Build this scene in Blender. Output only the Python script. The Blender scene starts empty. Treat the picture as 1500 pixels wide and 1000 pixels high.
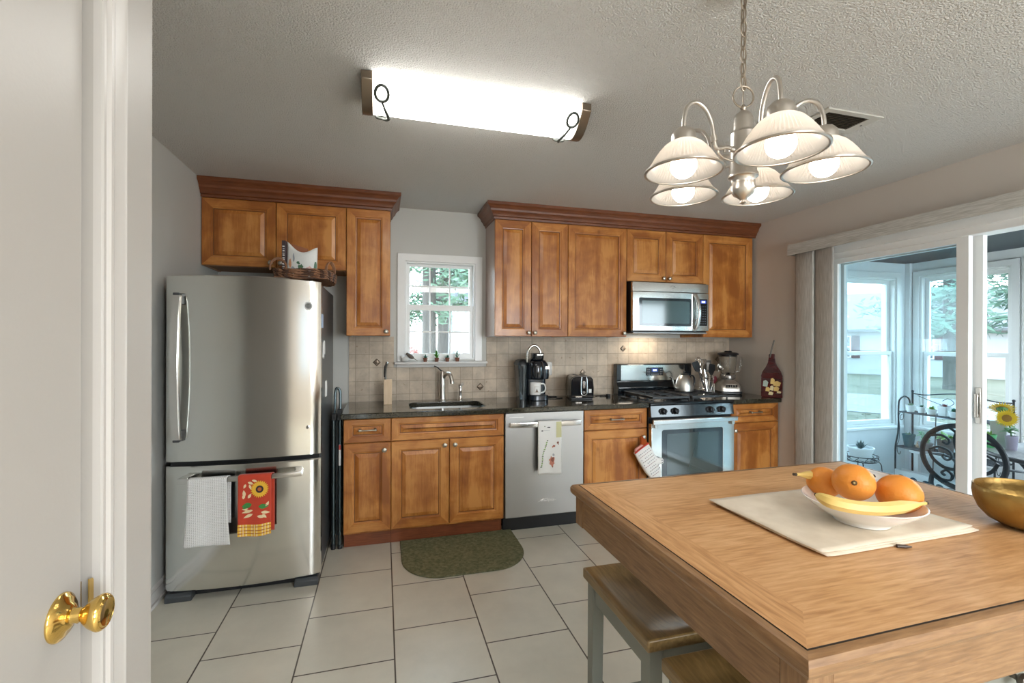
import bpy, bmesh, math, random
from mathutils import Vector, Matrix, Euler
random.seed(7)
SC = bpy.context.scene
C = SC.collection
PI = math.pi
def R(d): return math.radians(d)
V = Vector

# ------------------------------------------------------------ camera
cd = bpy.data.cameras.new('camera'); cam = bpy.data.objects.new('camera', cd); C.objects.link(cam)
cd.sensor_width = 36; cd.sensor_fit = 'HORIZONTAL'; cd.lens = 679.15/1500*36; cd.clip_start = .02; cd.clip_end = 400
def cam_axes(yaw, pitch, roll):
    f = V((math.sin(yaw)*math.cos(pitch), math.cos(yaw)*math.cos(pitch), math.sin(pitch)))
    r = V((math.cos(yaw), -math.sin(yaw), 0)); u = r.cross(f)
    c, s = math.cos(roll), math.sin(roll)
    return c*r+s*u, -s*r+c*u, f
cr, cu_, cf = cam_axes(.2699, -.0007, .0029)
M = Matrix((cr, cu_, -cf)).transposed().to_4x4(); M.translation = (0, 0, 1.3944)
cam.matrix_world = M
SC.camera = cam

# ------------------------------------------------------------ sky, lamps, exposure
SC.view_settings.view_transform = 'Standard'; SC.view_settings.look = 'None'
EXPO, SKY, L_REAR, FLUO, BULB = 0.36, 8.0, 60, 7.4, 7.5
SC.view_settings.exposure = EXPO; SC.view_settings.gamma = 1; SC.view_settings.use_curve_mapping = False
SC.cycles.use_denoising = True
SC.cycles.max_bounces = 10; SC.cycles.diffuse_bounces = 5; SC.cycles.glossy_bounces = 4
SC.cycles.transmission_bounces = 8; SC.cycles.transparent_max_bounces = 12
SC.cycles.sample_clamp_indirect = 6; SC.cycles.caustics_reflective = False; SC.cycles.caustics_refractive = False
w = bpy.data.worlds.new('overcast_sky'); SC.world = w; w.use_nodes = True
nt = w.node_tree; bg = nt.nodes['Background']
tc = nt.nodes.new('ShaderNodeTexCoord'); sep = nt.nodes.new('ShaderNodeSeparateXYZ'); rp = nt.nodes.new('ShaderNodeValToRGB')
nt.links.new(tc.outputs['Generated'], sep.inputs[0]); nt.links.new(sep.outputs['Z'], rp.inputs[0]); nt.links.new(rp.outputs[0], bg.inputs[0])
rp.color_ramp.elements[0].position = .0; rp.color_ramp.elements[0].color = (.80, .93, 1, 1)
rp.color_ramp.elements[1].position = .7; rp.color_ramp.elements[1].color = (.60, .83, 1, 1)
bg.inputs[1].default_value = SKY
def area(name, loc, rot, sx, sy, power, col=(1, 1, 1), spread=PI):
    l = bpy.data.lights.new(name, 'AREA'); l.shape = 'RECTANGLE'; l.size = sx; l.size_y = sy; l.energy = power; l.color = col; l.spread = spread
    o = bpy.data.objects.new(name, l); C.objects.link(o); o.location = loc; o.rotation_euler = rot
    return o
# added fill lamp at the unseen rear window; sky lights the rest
area('added_rear_fill', (2.2, -3.13, 1.45), (R(90), 0, 0), 1.3, 1.4, L_REAR, (.94, .97, 1))
# unseen overhead area lamp added behind the camera to lift the ambient light
area('added_overhead_fill', (1.1, -1.5, 2.42), (0, 0, 0), 1.2, 1.2, 52, (1, .96, .90))

# ------------------------------------------------------------ object helpers
WM = {}
def setp(o, label=None, cat=None, group=None, kind=None):
    if label: o['label'] = label
    if cat: o['category'] = cat
    if group: o['group'] = group
    if kind: o['kind'] = kind
    return o
def thing(name, label, cat, loc=(0, 0, 0), rz=0, group=None):
    o = bpy.data.objects.new(name, None); C.objects.link(o); o.empty_display_size = .05
    o.location = loc; o.rotation_euler = (0, 0, rz)
    WM[o.name] = Matrix.Translation(loc) @ Matrix.Rotation(rz, 4, 'Z')
    return setp(o, label, cat, group)
def spline(pts, n=8, closed=False):
    P = [V(p) for p in pts]; out = []
    m = len(P); segs = m if closed else m-1
    for i in range(segs):
        if closed: a, b, c, d = P[(i-1) % m], P[i], P[(i+1) % m], P[(i+2) % m]
        else: a, b, c, d = P[max(i-1, 0)], P[i], P[i+1], P[min(i+2, m-1)]
        for k in range(n):
            t = k/n; t2 = t*t; t3 = t2*t
            out.append(.5*((2*b)+(-a+c)*t+(2*a-5*b+4*c-d)*t2+(-a+3*b-3*c+d)*t3))
    if not closed: out.append(P[-1])
    return out
def rrect(x0, x1, y0, y1, r, n=5):
    out = []
    for cx, cy, a in ((x1-r, y1-r, 0), (x0+r, y1-r, 90), (x0+r, y0+r, 180), (x1-r, y0+r, 270)):
        for k in range(n+1):
            t = R(a+90*k/n); out.append((cx+r*math.cos(t), cy+r*math.sin(t)))
    return out
def circ(cx, cy, r, n=24, ry=None): return [(cx+r*math.cos(2*PI*k/n), cy+(ry or r)*math.sin(2*PI*k/n)) for k in range(n)]
AX = {'z': lambda a, b, h: (a, b, h), 'y': lambda a, b, h: (a, h, b), 'x': lambda a, b, h: (h, a, b)}
class MB:
    def __init__(s): s.bm = bmesh.new(); s.mi = 0
    def face(s, vs, mi=None):
        try: f = s.bm.faces.new(vs)
        except ValueError: return None
        f.material_index = s.mi if mi is None else mi
        return f
    def v(s, p): return s.bm.verts.new(p)
    def box(s, x0, x1, y0, y1, z0, z1, mi=None):
        a = [s.v((x, y, z)) for z in (z0, z1) for y in (y0, y1) for x in (x0, x1)]
        for q in ((0, 2, 3, 1), (4, 5, 7, 6), (0, 1, 5, 4), (2, 6, 7, 3), (0, 4, 6, 2), (1, 3, 7, 5)): s.face([a[i] for i in q], mi)
        return s
    def rings(s, rings, cap0=True, cap1=True, mi=None, closed=False):
        rv = [[s.v(p) for p in r] for r in rings]; n = len(rv[0]); m = len(rv)
        for i in range(m if closed else m-1):
            a, b = rv[i], rv[(i+1) % m]
            for k in range(n): s.face((a[k], a[(k+1) % n], b[(k+1) % n], b[k]), mi)
        if not closed:
            if cap0: s.face(list(reversed(rv[0])), mi)
            if cap1: s.face(rv[-1], mi)
        return s
    def tube(s, pts, r, seg=10, closed=False, mi=None, flat=None):
        P = [V(p) for p in pts]; n = len(P); rs = r if isinstance(r, (list, tuple)) else [r]*n
        T = []
        for i in range(n):
            a = P[(i-1) % n] if (closed or i > 0) else P[i]; b = P[(i+1) % n] if (closed or i < n-1) else P[i]
            t = (b-a); T.append(t.normalized() if t.length > 1e-9 else V((0, 0, 1)))
        up = V((0, 0, 1)) if abs(T[0].z) < .9 else V((1, 0, 0))
        nrm = T[0].cross(up).normalized(); rg = []
        for i in range(n):
            nrm = (nrm - T[i]*nrm.dot(T[i]))
            nrm = nrm.normalized() if nrm.length > 1e-6 else T[i].orthogonal().normalized()
            b = T[i].cross(nrm); fl = flat or 1
            rg.append([P[i]+(nrm*math.cos(2*PI*k/seg)+b*math.sin(2*PI*k/seg)*fl)*rs[i] for k in range(seg)])
        return s.rings(rg, mi=mi, closed=closed)
    def cyl(s, p, q, r, r2=None, seg=20, mi=None): return s.tube([p, q], [r, r if r2 is None else r2], seg, mi=mi)
    def lathe(s, prof, c=(0, 0, 0), ax='z', seg=32, mi=None, cap0=True, cap1=True, a0=0):
        f = AX[ax]; c = V(c)
        rg = [[c+V(f(max(r, 1e-5)*math.cos(a0+2*PI*k/seg), max(r, 1e-5)*math.sin(a0+2*PI*k/seg), h)) for k in range(seg)] for r, h in prof]
        return s.rings(rg, cap0, cap1, mi)
    def sphere(s, c, r, sc=(1, 1, 1), seg=20, rn=12, mi=None, rot=None):
        c = V(c); rg = []
        for i in range(1, rn):
            t = PI*i/rn
            rg.append([V((r*sc[0]*math.sin(t)*math.cos(2*PI*k/seg), r*sc[1]*math.sin(t)*math.sin(2*PI*k/seg), -r*sc[2]*math.cos(t))) for k in range(seg)])
        if rot is not None: rg = [[rot @ p for p in q] for q in rg]
        rg = [[c+p for p in q] for q in rg]
        top = c+(rot @ V((0, 0, r*sc[2])) if rot is not None else V((0, 0, r*sc[2]))); bot = c-(top-c)
        rv = [[s.v(p) for p in q] for q in rg]; vb, vt = s.v(bot), s.v(top)
        for i in range(len(rv)-1):
            for k in range(seg): s.face((rv[i][k], rv[i][(k+1) % seg], rv[i+1][(k+1) % seg], rv[i+1][k]), mi)
        for k in range(seg):
            s.face((vb, rv[0][(k+1) % seg], rv[0][k]), mi); s.face((vt, rv[-1][k], rv[-1][(k+1) % seg]), mi)
        return s
    def prism(s, poly, ax, h0, h1, holes=(), mi=None, mi_side=None):
        f = AX[ax]; loops = [poly]+list(holes)
        if mi_side is None: mi_side = mi
        for h in (h0, h1):
            ed = []; allv = []
            for lp in loops:
                vs = [s.v(f(a, b, h)) for a, b in lp]; allv.append(vs)
                if holes: ed += [s.bm.edges.new((vs[i], vs[(i+1) % len(vs)])) for i in range(len(vs))]
            if holes:
                g = bmesh.ops.triangle_fill(s.bm, edges=ed, use_beauty=True)
                for e in g['geom']:
                    if isinstance(e, bmesh.types.BMFace): e.material_index = s.mi if mi is None else mi
            else: s.face(allv[0], mi)
            if h == h0: v0 = allv
            else: v1 = allv
        for a, b in zip(v0, v1):
            n = len(a)
            for k in range(n): s.face((a[k], a[(k+1) % n], b[(k+1) % n], b[k]), mi_side)
        return s
    def grid(s, fn, nu, nv, mi=None, cu=False):
        vs = [[s.v(fn(i/nu, j/nv)) for j in range(nv+1)] for i in range(nu if cu else nu+1)]
        m = len(vs)
        for i in range(m if cu else m-1):
            for j in range(nv): s.face((vs[i][j], vs[(i+1) % m][j], vs[(i+1) % m][j+1], vs[i][j+1]), mi)
        return s
    def poly(s, pts, mi=None): s.face([s.v(p) for p in pts], mi); return s
    def build(s, name, mats, parent=None, world=True, bev=0, sub=0, solid=0, smooth=True, ang=38, kind=None, label=None, seg=2, nofix=False):
        bm = s.bm
        if not nofix: bmesh.ops.recalc_face_normals(bm, faces=bm.faces)
        me = bpy.data.meshes.new(name)
        if parent is not None and world: bmesh.ops.transform(bm, matrix=WM[parent.name].inverted(), verts=bm.verts)
        bm.to_mesh(me); bm.free()
        for m in (mats if isinstance(mats, (list, tuple)) else [mats]): me.materials.append(m)
        if smooth:
            me.shade_smooth()
            try: me.set_sharp_from_angle(angle=R(ang))
            except Exception: pass
        o = bpy.data.objects.new(name, me); C.objects.link(o)
        if parent is not None: o.parent = parent; WM[o.name] = WM[parent.name]
        else: WM[o.name] = Matrix()
        if solid:
            md = o.modifiers.new('solid', 'SOLIDIFY'); md.thickness = solid; md.offset = 0
        if bev:
            md = o.modifiers.new('bev', 'BEVEL'); md.width = bev; md.segments = seg; md.limit_method = 'ANGLE'; md.angle_limit = R(40)
        if sub:
            md = o.modifiers.new('sub', 'SUBSURF'); md.levels = sub; md.render_levels = sub
        return setp(o, label, kind=kind)
def solo(o, label, cat, group=None, base=None):
    """a one-mesh thing: move its origin to its base"""
    if base is not None:
        o.data.transform(Matrix.Translation(-V(base))); o.location = base
        WM[o.name] = Matrix.Translation(base)
    return setp(o, label, cat, group)
def struct(o): o['kind'] = 'structure'; return o
def copy_tree(o, loc=None, rz=None, label=None, parent=None):
    c = o.copy(); C.objects.link(c)
    if parent is not None: c.parent = parent
    if loc is not None: c.location = loc
    if rz is not None: c.rotation_euler = (0, 0, rz)
    if label: c['label'] = label
    for ch in [x for x in bpy.data.objects if x.parent == o]: copy_tree(ch, parent=c)
    return c
def text_to(mb, s, size, mat4, depth=.0006, mi=0, align='CENTER'):
    cu = bpy.data.curves.new('t', 'FONT'); cu.body = s; cu.size = size; cu.extrude = depth; cu.align_x = align; cu.resolution_u = 3
    o = bpy.data.objects.new('t', cu); C.objects.link(o)
    dg = bpy.context.evaluated_depsgraph_get()
    me = bpy.data.meshes.new_from_object(o.evaluated_get(dg))
    me.transform(mat4); n0 = len(mb.bm.faces)
    mb.bm.from_mesh(me); mb.bm.faces.ensure_lookup_table()
    for f in mb.bm.faces[n0:]: f.material_index = mi
    bpy.data.objects.remove(o); bpy.data.curves.remove(cu); bpy.data.meshes.remove(me)
def front_mat(x, y, z):  # text facing -y
    return Matrix.Translation((x, y, z)) @ Matrix.Rotation(R(90), 4, 'X')

# ------------------------------------------------------------ materials
def mat(name, col, rough=.5, metal=0, spec=.5, emit=None, es=0, trans=0, ior=1.45, coat=0, bump=None, var=None, aniso=0, sheen=0, alpha=1):
    m = bpy.data.materials.new(name); m.use_nodes = True; n = m.node_tree; b = n.nodes['Principled BSDF']
    b.inputs['Base Color'].default_value = (*col, 1); b.inputs['Roughness'].default_value = rough; b.inputs['Metallic'].default_value = metal
    b.inputs['Specular IOR Level'].default_value = spec; b.inputs['Transmission Weight'].default_value = trans; b.inputs['IOR'].default_value = ior
    b.inputs['Coat Weight'].default_value = coat; b.inputs['Coat Roughness'].default_value = .08; b.inputs['Anisotropic'].default_value = aniso
    b.inputs['Sheen Weight'].default_value = sheen; b.inputs['Alpha'].default_value = alpha
    if emit: b.inputs['Emission Color'].default_value = (*emit, 1); b.inputs['Emission Strength'].default_value = es
    if var or bump:
        t = n.nodes.new('ShaderNodeTexCoord')
    if var:   # (scale, colour2, detail, (sx,sy,sz))
        sc, c2, det, st = var
        mp = n.nodes.new('ShaderNodeMapping'); mp.inputs['Scale'].default_value = st
        no = n.nodes.new('ShaderNodeTexNoise'); no.inputs['Scale'].default_value = sc; no.inputs['Detail'].default_value = det
        r = n.nodes.new('ShaderNodeValToRGB'); r.color_ramp.elements[0].position = .32; r.color_ramp.elements[1].position = .68
        r.color_ramp.elements[0].color = (*col, 1); r.color_ramp.elements[1].color = (*c2, 1)
        n.links.new(t.outputs['Object'], mp.inputs[0]); n.links.new(mp.outputs[0], no.inputs['Vector']); n.links.new(no.outputs['Fac'], r.inputs[0]); n.links.new(r.outputs[0], b.inputs['Base Color'])
    if bump:  # (scale, strength, distance, (sx,sy,sz))
        sc, stg, dist, st = bump
        mp2 = n.nodes.new('ShaderNodeMapping'); mp2.inputs['Scale'].default_value = st
        no2 = n.nodes.new('ShaderNodeTexNoise'); no2.inputs['Scale'].default_value = sc; no2.inputs['Detail'].default_value = 3
        bp = n.nodes.new('ShaderNodeBump'); bp.inputs['Strength'].default_value = stg; bp.inputs['Distance'].default_value = dist
        n.links.new(t.outputs['Object'], mp2.inputs[0]); n.links.new(mp2.outputs[0], no2.inputs['Vector']); n.links.new(no2.outputs['Fac'], bp.inputs['Height']); n.links.new(bp.outputs[0], b.inputs['Normal'])
    return m
def wood(name, c1, c2, c3, stretch=(7, 7, .7), rough=.32, coat=.15, fine=18, blot=.5, knots=True, bump=.05, con=.16):
    m = bpy.data.materials.new(name); m.use_nodes = True; n = m.node_tree; L = n.links; b = n.nodes['Principled BSDF']
    b.inputs['Roughness'].default_value = rough; b.inputs['Coat Weight'].default_value = coat; b.inputs['Coat Roughness'].default_value = .15
    t = n.nodes.new('ShaderNodeTexCoord'); oi = n.nodes.new('ShaderNodeObjectInfo')
    ml = n.nodes.new('ShaderNodeMath'); ml.operation = 'MULTIPLY'; ml.inputs[1].default_value = 13; L.new(oi.outputs['Random'], ml.inputs[0])
    ad = n.nodes.new('ShaderNodeVectorMath'); ad.operation = 'ADD'; L.new(t.outputs['Object'], ad.inputs[0]); L.new(ml.outputs[0], ad.inputs[1])
    mp = n.nodes.new('ShaderNodeMapping'); mp.inputs['Scale'].default_value = stretch; L.new(ad.outputs[0], mp.inputs[0])
    n1 = n.nodes.new('ShaderNodeTexNoise'); n1.inputs['Scale'].default_value = fine; n1.inputs['Detail'].default_value = 5; n1.inputs['Distortion'].default_value = .4; L.new(mp.outputs[0], n1.inputs['Vector'])
    n2 = n.nodes.new('ShaderNodeTexNoise'); n2.inputs['Scale'].default_value = 1.1; n2.inputs['Detail'].default_value = 4; n2.inputs['Distortion'].default_value = .6; L.new(mp.outputs[0], n2.inputs['Vector'])
    n3 = n.nodes.new('ShaderNodeTexNoise'); n3.inputs['Scale'].default_value = 7; n3.inputs['Detail'].default_value = 5; n3.inputs['Distortion'].default_value = .5; L.new(ad.outputs[0], n3.inputs['Vector'])
    a1 = n.nodes.new('ShaderNodeMath'); a1.operation = 'MULTIPLY_ADD'; L.new(n1.outputs['Fac'], a1.inputs[0]); a1.inputs[1].default_value = 1-blot
    a2 = n.nodes.new('ShaderNodeMath'); a2.operation = 'MULTIPLY'; L.new(n2.outputs['Fac'], a2.inputs[0]); a2.inputs[1].default_value = blot*.6; L.new(a2.outputs[0], a1.inputs[2])
    a3 = n.nodes.new('ShaderNodeMath'); a3.operation = 'MULTIPLY_ADD'; L.new(n3.outputs['Fac'], a3.inputs[0]); a3.inputs[1].default_value = blot*.4; L.new(a1.outputs[0], a3.inputs[2])
    r = n.nodes.new('ShaderNodeValToRGB'); e = r.color_ramp.elements
    e[0].position = .5-con; e[0].color = (*c1, 1); e[1].position = .5+con; e[1].color = (*c3, 1); k = e.new(.5); k.color = (*c2, 1)
    L.new(a3.outputs[0], r.inputs[0]); out = r.outputs[0]
    if knots:
        vo = n.nodes.new('ShaderNodeTexVoronoi'); vo.inputs['Scale'].default_value = 4.2; vo.inputs['Randomness'].default_value = 1
        mk = n.nodes.new('ShaderNodeMapping'); mk.inputs['Scale'].default_value = (1, 1, .75); L.new(ad.outputs[0], mk.inputs[0]); L.new(mk.outputs[0], vo.inputs['Vector'])
        kr = n.nodes.new('ShaderNodeValToRGB'); kr.color_ramp.elements[0].position = .02; kr.color_ramp.elements[0].color = (.32, .25, .2, 1); kr.color_ramp.elements[1].position = .085; kr.color_ramp.elements[1].color = (1, 1, 1, 1)
        L.new(vo.outputs['Distance'], kr.inputs[0])
        mx = n.nodes.new('ShaderNodeMix'); mx.data_type = 'RGBA'; mx.blend_type = 'MULTIPLY'; mx.inputs[0].default_value = .75
        L.new(out, mx.inputs[6]); L.new(kr.outputs[0], mx.inputs[7]); out = mx.outputs[2]
    L.new(out, b.inputs['Base Color'])
    bp = n.nodes.new('ShaderNodeBump'); bp.inputs['Strength'].default_value = bump; bp.inputs['Distance'].default_value = .002; L.new(n1.outputs['Fac'], bp.inputs['Height']); L.new(bp.outputs[0], b.inputs['Normal'])
    return m
def bricks(name, ax, off, bw, rh, mortar, c1, c2, cm, offset, rough, noise=(3, .12), bumpd=.002, coat=0, speck=None):
    """tiles; ax = the two object axes used as brick x and y"""
    m = bpy.data.materials.new(name); m.use_nodes = True; n = m.node_tree; L = n.links; b = n.nodes['Principled BSDF']
    b.inputs['Roughness'].default_value = rough; b.inputs['Coat Weight'].default_value = coat
    t = n.nodes.new('ShaderNodeTexCoord'); se = n.nodes.new('ShaderNodeSeparateXYZ'); cb = n.nodes.new('ShaderNodeCombineXYZ'); L.new(t.outputs['Object'], se.inputs[0])
    for i in (0, 1):
        a = n.nodes.new('ShaderNodeMath'); a.operation = 'ADD'; a.inputs[1].default_value = off[i]; L.new(se.outputs['XYZ'.index(ax[i])], a.inputs[0]); L.new(a.outputs[0], cb.inputs[i])
    br = n.nodes.new('ShaderNodeTexBrick'); L.new(cb.outputs[0], br.inputs['Vector'])
    br.offset = offset; br.offset_frequency = 2; br.squash = 1
    for k, v_ in (('Scale', 1), ('Mortar Size', mortar), ('Mortar Smooth', .1), ('Bias', 0), ('Brick Width', bw), ('Row Height', rh)): br.inputs[k].default_value = v_
    br.inputs['Color1'].default_value = (*c1, 1); br.inputs['Color2'].default_value = (*c2, 1); br.inputs['Mortar'].default_value = (*cm, 1)
    no = n.nodes.new('ShaderNodeTexNoise'); no.inputs['Scale'].default_value = noise[0]; no.inputs['Detail'].default_value = 6; no.inputs['Roughness'].default_value = .65; L.new(t.outputs['Object'], no.inputs['Vector'])
    mr = n.nodes.new('ShaderNodeMapRange'); mr.inputs[1].default_value = .3; mr.inputs[2].default_value = .7; mr.inputs[3].default_value = 1-noise[1]; mr.inputs[4].default_value = 1; L.new(no.outputs['Fac'], mr.inputs[0])
    mx = n.nodes.new('ShaderNodeMix'); mx.data_type = 'RGBA'; mx.blend_type = 'MULTIPLY'; mx.inputs[0].default_value = 1
    L.new(br.outputs['Color'], mx.inputs[6]); L.new(mr.outputs[0], mx.inputs[7]); out = mx.outputs[2]
    if speck:
        n4 = n.nodes.new('ShaderNodeTexNoise'); n4.inputs['Scale'].default_value = speck[0]; n4.inputs['Detail'].default_value = 4; L.new(t.outputs['Object'], n4.inputs['Vector'])
        r4 = n.nodes.new('ShaderNodeMapRange'); r4.inputs[1].default_value = speck[1]; r4.inputs[2].default_value = speck[1]+.06; r4.inputs[3].default_value = 0; r4.inputs[4].default_value = .6; L.new(n4.outputs['Fac'], r4.inputs[0])
        m4 = n.nodes.new('ShaderNodeMix'); m4.data_type = 'RGBA'; m4.inputs[7].default_value = (*speck[2], 1); L.new(r4.outputs[0], m4.inputs[0]); L.new(out, m4.inputs[6]); out = m4.outputs[2]
    L.new(out, b.inputs['Base Color'])
    iv = n.nodes.new('ShaderNodeMath'); iv.operation = 'SUBTRACT'; iv.inputs[0].default_value = 1; L.new(br.outputs['Fac'], iv.inputs[1])
    bp = n.nodes.new('ShaderNodeBump'); bp.inputs['Strength'].default_value = .6; bp.inputs['Distance'].default_value = bumpd; L.new(iv.outputs[0], bp.inputs['Height']); L.new(bp.outputs[0], b.inputs['Normal'])
    return m
def sky_glass(name, tint=(1, 1, 1), refl=.08):
    """clear window pane"""
    m = bpy.data.materials.new(name); m.use_nodes = True; n = m.node_tree; L = n.links; n.nodes.remove(n.nodes['Principled BSDF'])
    tr = n.nodes.new('ShaderNodeBsdfTransparent'); tr.inputs[0].default_value = (*tint, 1); gl = n.nodes.new('ShaderNodeBsdfGlossy'); gl.inputs['Roughness'].default_value = .02
    lw = n.nodes.new('ShaderNodeLayerWeight'); lw.inputs[0].default_value = .5; pw = n.nodes.new('ShaderNodeMath'); pw.operation = 'POWER'; pw.inputs[1].default_value = 4; L.new(lw.outputs['Facing'], pw.inputs[0]); fr = n.nodes.new('ShaderNodeMath'); fr.operation = 'MULTIPLY_ADD'; fr.inputs[1].default_value = .55; fr.inputs[2].default_value = .03; L.new(pw.outputs[0], fr.inputs[0]); mx = n.nodes.new('ShaderNodeMixShader'); L.new(fr.outputs[0], mx.inputs[0]); L.new(tr.outputs[0], mx.inputs[1]); L.new(gl.outputs[0], mx.inputs[2]); L.new(mx.outputs[0], n.nodes['Material Output'].inputs[0])
    return m

MAPLE = wood('maple_cabinet', (.30, .095, .018), (.43, .155, .031), (.58, .25, .062), blot=.85, fine=14, con=.085)
MAPLE_H = wood('maple_cabinet_rail', (.30, .095, .018), (.43, .155, .031), (.58, .25, .062), stretch=(.7, 7, 7), blot=.85, fine=14, con=.085)
GLAZE = mat('dark_glaze', (.16, .055, .016), .4)
CROWN = wood('cherry_crown', (.10, .028, .009), (.16, .046, .014), (.22, .07, .022), stretch=(.7, 7, 7), knots=False, rough=.42, coat=.05)
CABIN = mat('cabinet_inside', (.30, .14, .05), .6)
TOE = wood('toe_kick_wood', (.17, .045, .018), (.23, .065, .026), (.3, .09, .036), stretch=(.7, 7, 7), knots=False)
SIDE = mat('cabinet_side_window_sheen', (.36, .25, .20), .28, coat=.3)  # greyed tone carries the window's reflection on the glossy cabinet ends
PEWTER = mat('pewter', (.50, .47, .41), .35, 1)
NICKEL = mat('brushed_nickel', (.62, .58, .53), .3, 1)
CHROME = mat('chrome', (.85, .85, .86), .12, 1)
STEEL = mat('stainless_steel', (.74, .74, .71), .13, 1, aniso=.3, bump=(60, .02, .001, (1, 1, 40)))
STEEL_D = mat('stainless_dishwasher', (.47, .47, .465), .40, 1)
STEEL_P = mat('polished_steel', (.72, .71, .69), .18, 1)
FRIDGE_SIDE = mat('dark_grey_enamel', (.055, .06, .065), .35, coat=.2)
BLACKP = mat('black_plastic', (.012, .013, .015), .35)
BLACKG = mat('black_gloss', (.008, .010, .014), .08, coat=.6)
BLACKM = mat('cast_iron', (.03, .03, .032), .32); BRUSH = mat('brushed_kettle_steel', (.55, .54, .51), .34, 1)
IRON = mat('wrought_iron', (.012, .016, .022), .45)
WALLP = mat('wall_paint_greige', (.66, .605, .55), .75, bump=(260, .12, .001, (1, 1, 1)))
WALLL = mat('wall_paint_grey', (.58, .575, .545), .75, bump=(260, .12, .001, (1, 1, 1)))
WHITEP = mat('white_trim_paint', (.60, .575, .55), .35, bump=(120, .06, .001, (1, 1, 1)))
WHITEV = mat('white_vinyl', (.82, .82, .81), .3)
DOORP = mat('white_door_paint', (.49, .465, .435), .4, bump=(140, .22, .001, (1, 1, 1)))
CEILM = mat('knockdown_ceiling', (.74, .715, .68), .85, bump=(150, 1, .015, (1, 1, 1)))
BRASS = mat('polished_brass', (.83, .56, .17), .12, 1)
WHITE = mat('white_ceramic', (.85, .84, .82), .15, coat=.3)
WHITEC = mat('white_plastic', (.80, .80, .78), .4)
FLOOR = bricks('floor_tile', 'YX', (-.0043+.4178*20, .7676+.4089*20), .4178, .4089, .0035, (.70, .655, .55), (.67, .625, .525), (.09, .07, .05), .5, .3, (2.6, .16))
SPLASH = bricks('tumbled_stone_tile', 'XZ', (.053+.1038*30, -1.0105+.1065*20), .1038, .1065, .002, (.72, .60, .47), (.585, .475, .365), (.42, .34, .25), 0, .55, (9, .34), .002, speck=(26, .66, (.28, .19, .12)))
GRANITE = mat('dark_granite', (.012, .013, .011), .09, coat=.5, var=(120, (.055, .048, .03), 6, (1, 1, 1)))
# ============================================================ THE SETTING
YB, XL, XR, ZC = 3.845, -1.172, 3.289, 2.4657
GLASS = sky_glass('window_glass'); GLASS_B = sky_glass('sliding_door_glass', (.92, .98, 1))
struct(MB().box(XL-.15, XR+.13, -3.25, YB+.15, -.1, 0).build('floor', FLOOR, smooth=False))
struct(MB().box(XL-.15, XR+.13, -3.25, YB+.15, ZC, ZC+.1).build('ceiling', CEILM, smooth=False))
struct(MB().box(XL-.15, XL, 1.0, YB+.15, 0, ZC).build('wall_left', WALLL, smooth=False))
# back wall with the sink window opening
WX0, WX1, WZ0, WZ1 = .165, .737, 1.24, 2.04
struct(MB().prism([(XL, 0), (XR+.13, 0), (XR+.13, ZC), (XL, ZC)], 'y', YB, YB+.15, [[(WX0, WZ0), (WX1, WZ0), (WX1, WZ1), (WX0, WZ1)]]).build('wall_back', WALLL, smooth=False))
# right wall with the sliding door opening
DY0, DY1, DZ = .86, 2.832, 2.075
struct(MB().prism([(-3.25, 0), (DY0, 0), (DY0, DZ), (DY1, DZ), (DY1, 0), (YB, 0), (YB, ZC), (-3.25, ZC)], 'x', XR, XR+.13).build('wall_right', WALLP, smooth=False))
# front wall behind the camera, its two openings added for fill light and a refrigerator highlight
struct(MB().prism([(-.35, 0), (XR, 0), (XR, ZC), (-.35, ZC)], 'y', -3.25, -3.15, [[(.22, .75), (.62, .75), (.62, 2.1), (.22, 2.1)], [(1.45, .65), (2.95, .65), (2.95, 2.25), (1.45, 2.25)]]).build('wall_front', WALLP, smooth=False))
# closet wall on the left with its door opening; corner seen at the left of the picture
CX, CY1 = -.45, 1.092
KD0, KD1 = .12, .884
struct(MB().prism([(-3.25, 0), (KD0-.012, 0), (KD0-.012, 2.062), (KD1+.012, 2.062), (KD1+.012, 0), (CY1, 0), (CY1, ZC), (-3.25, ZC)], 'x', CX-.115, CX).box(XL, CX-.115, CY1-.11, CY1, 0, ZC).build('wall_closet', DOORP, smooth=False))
# closet door, its casing and its gold knob
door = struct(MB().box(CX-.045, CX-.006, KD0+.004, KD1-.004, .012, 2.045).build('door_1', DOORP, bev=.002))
d = MB(); ky, kz = .8306, .988
d.lathe([(0.001, 0.0), (0.0336, 0.0), (0.034, 0.0021), (0.0328, 0.0042), (0.0288, 0.0063), (0.0264, 0.0091), (0.0192, 0.0112), (0.0168, 0.0147), (0.0112, 0.0168), (0.0099, 0.021), (0.0112, 0.0238), (0.0099, 0.0266), (0.0108, 0.0294), (0.0163, 0.0343), (0.0211, 0.0406), (0.0245, 0.0469), (0.0262, 0.0511), (0.0254, 0.0546), (0.0224, 0.0574), (0.0211, 0.057), (0.0189, 0.0588), (0.0176, 0.0577), (0.001, 0.0585)], (CX-.0065, ky, kz), 'x', 40)
d.build('door_knob', BRASS, door, ang=50, label='polished brass round knob')
d = MB().box(CX-.03, CX-.0055, KD1-.0046, KD1-.0042, kz-.028, kz+.028)
d.prism([(KD1+.0005, kz-.028), (KD1+.010, kz-.026), (KD1+.016, kz-.015), (KD1+.016, kz+.015), (KD1+.010, kz+.026), (KD1+.0005, kz+.028)], 'x', CX+.0005, CX+.0022)
d.build('strike_plate', BRASS, door, label='brass strike plate')
def casing(prof, name, side):
    pass
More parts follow.
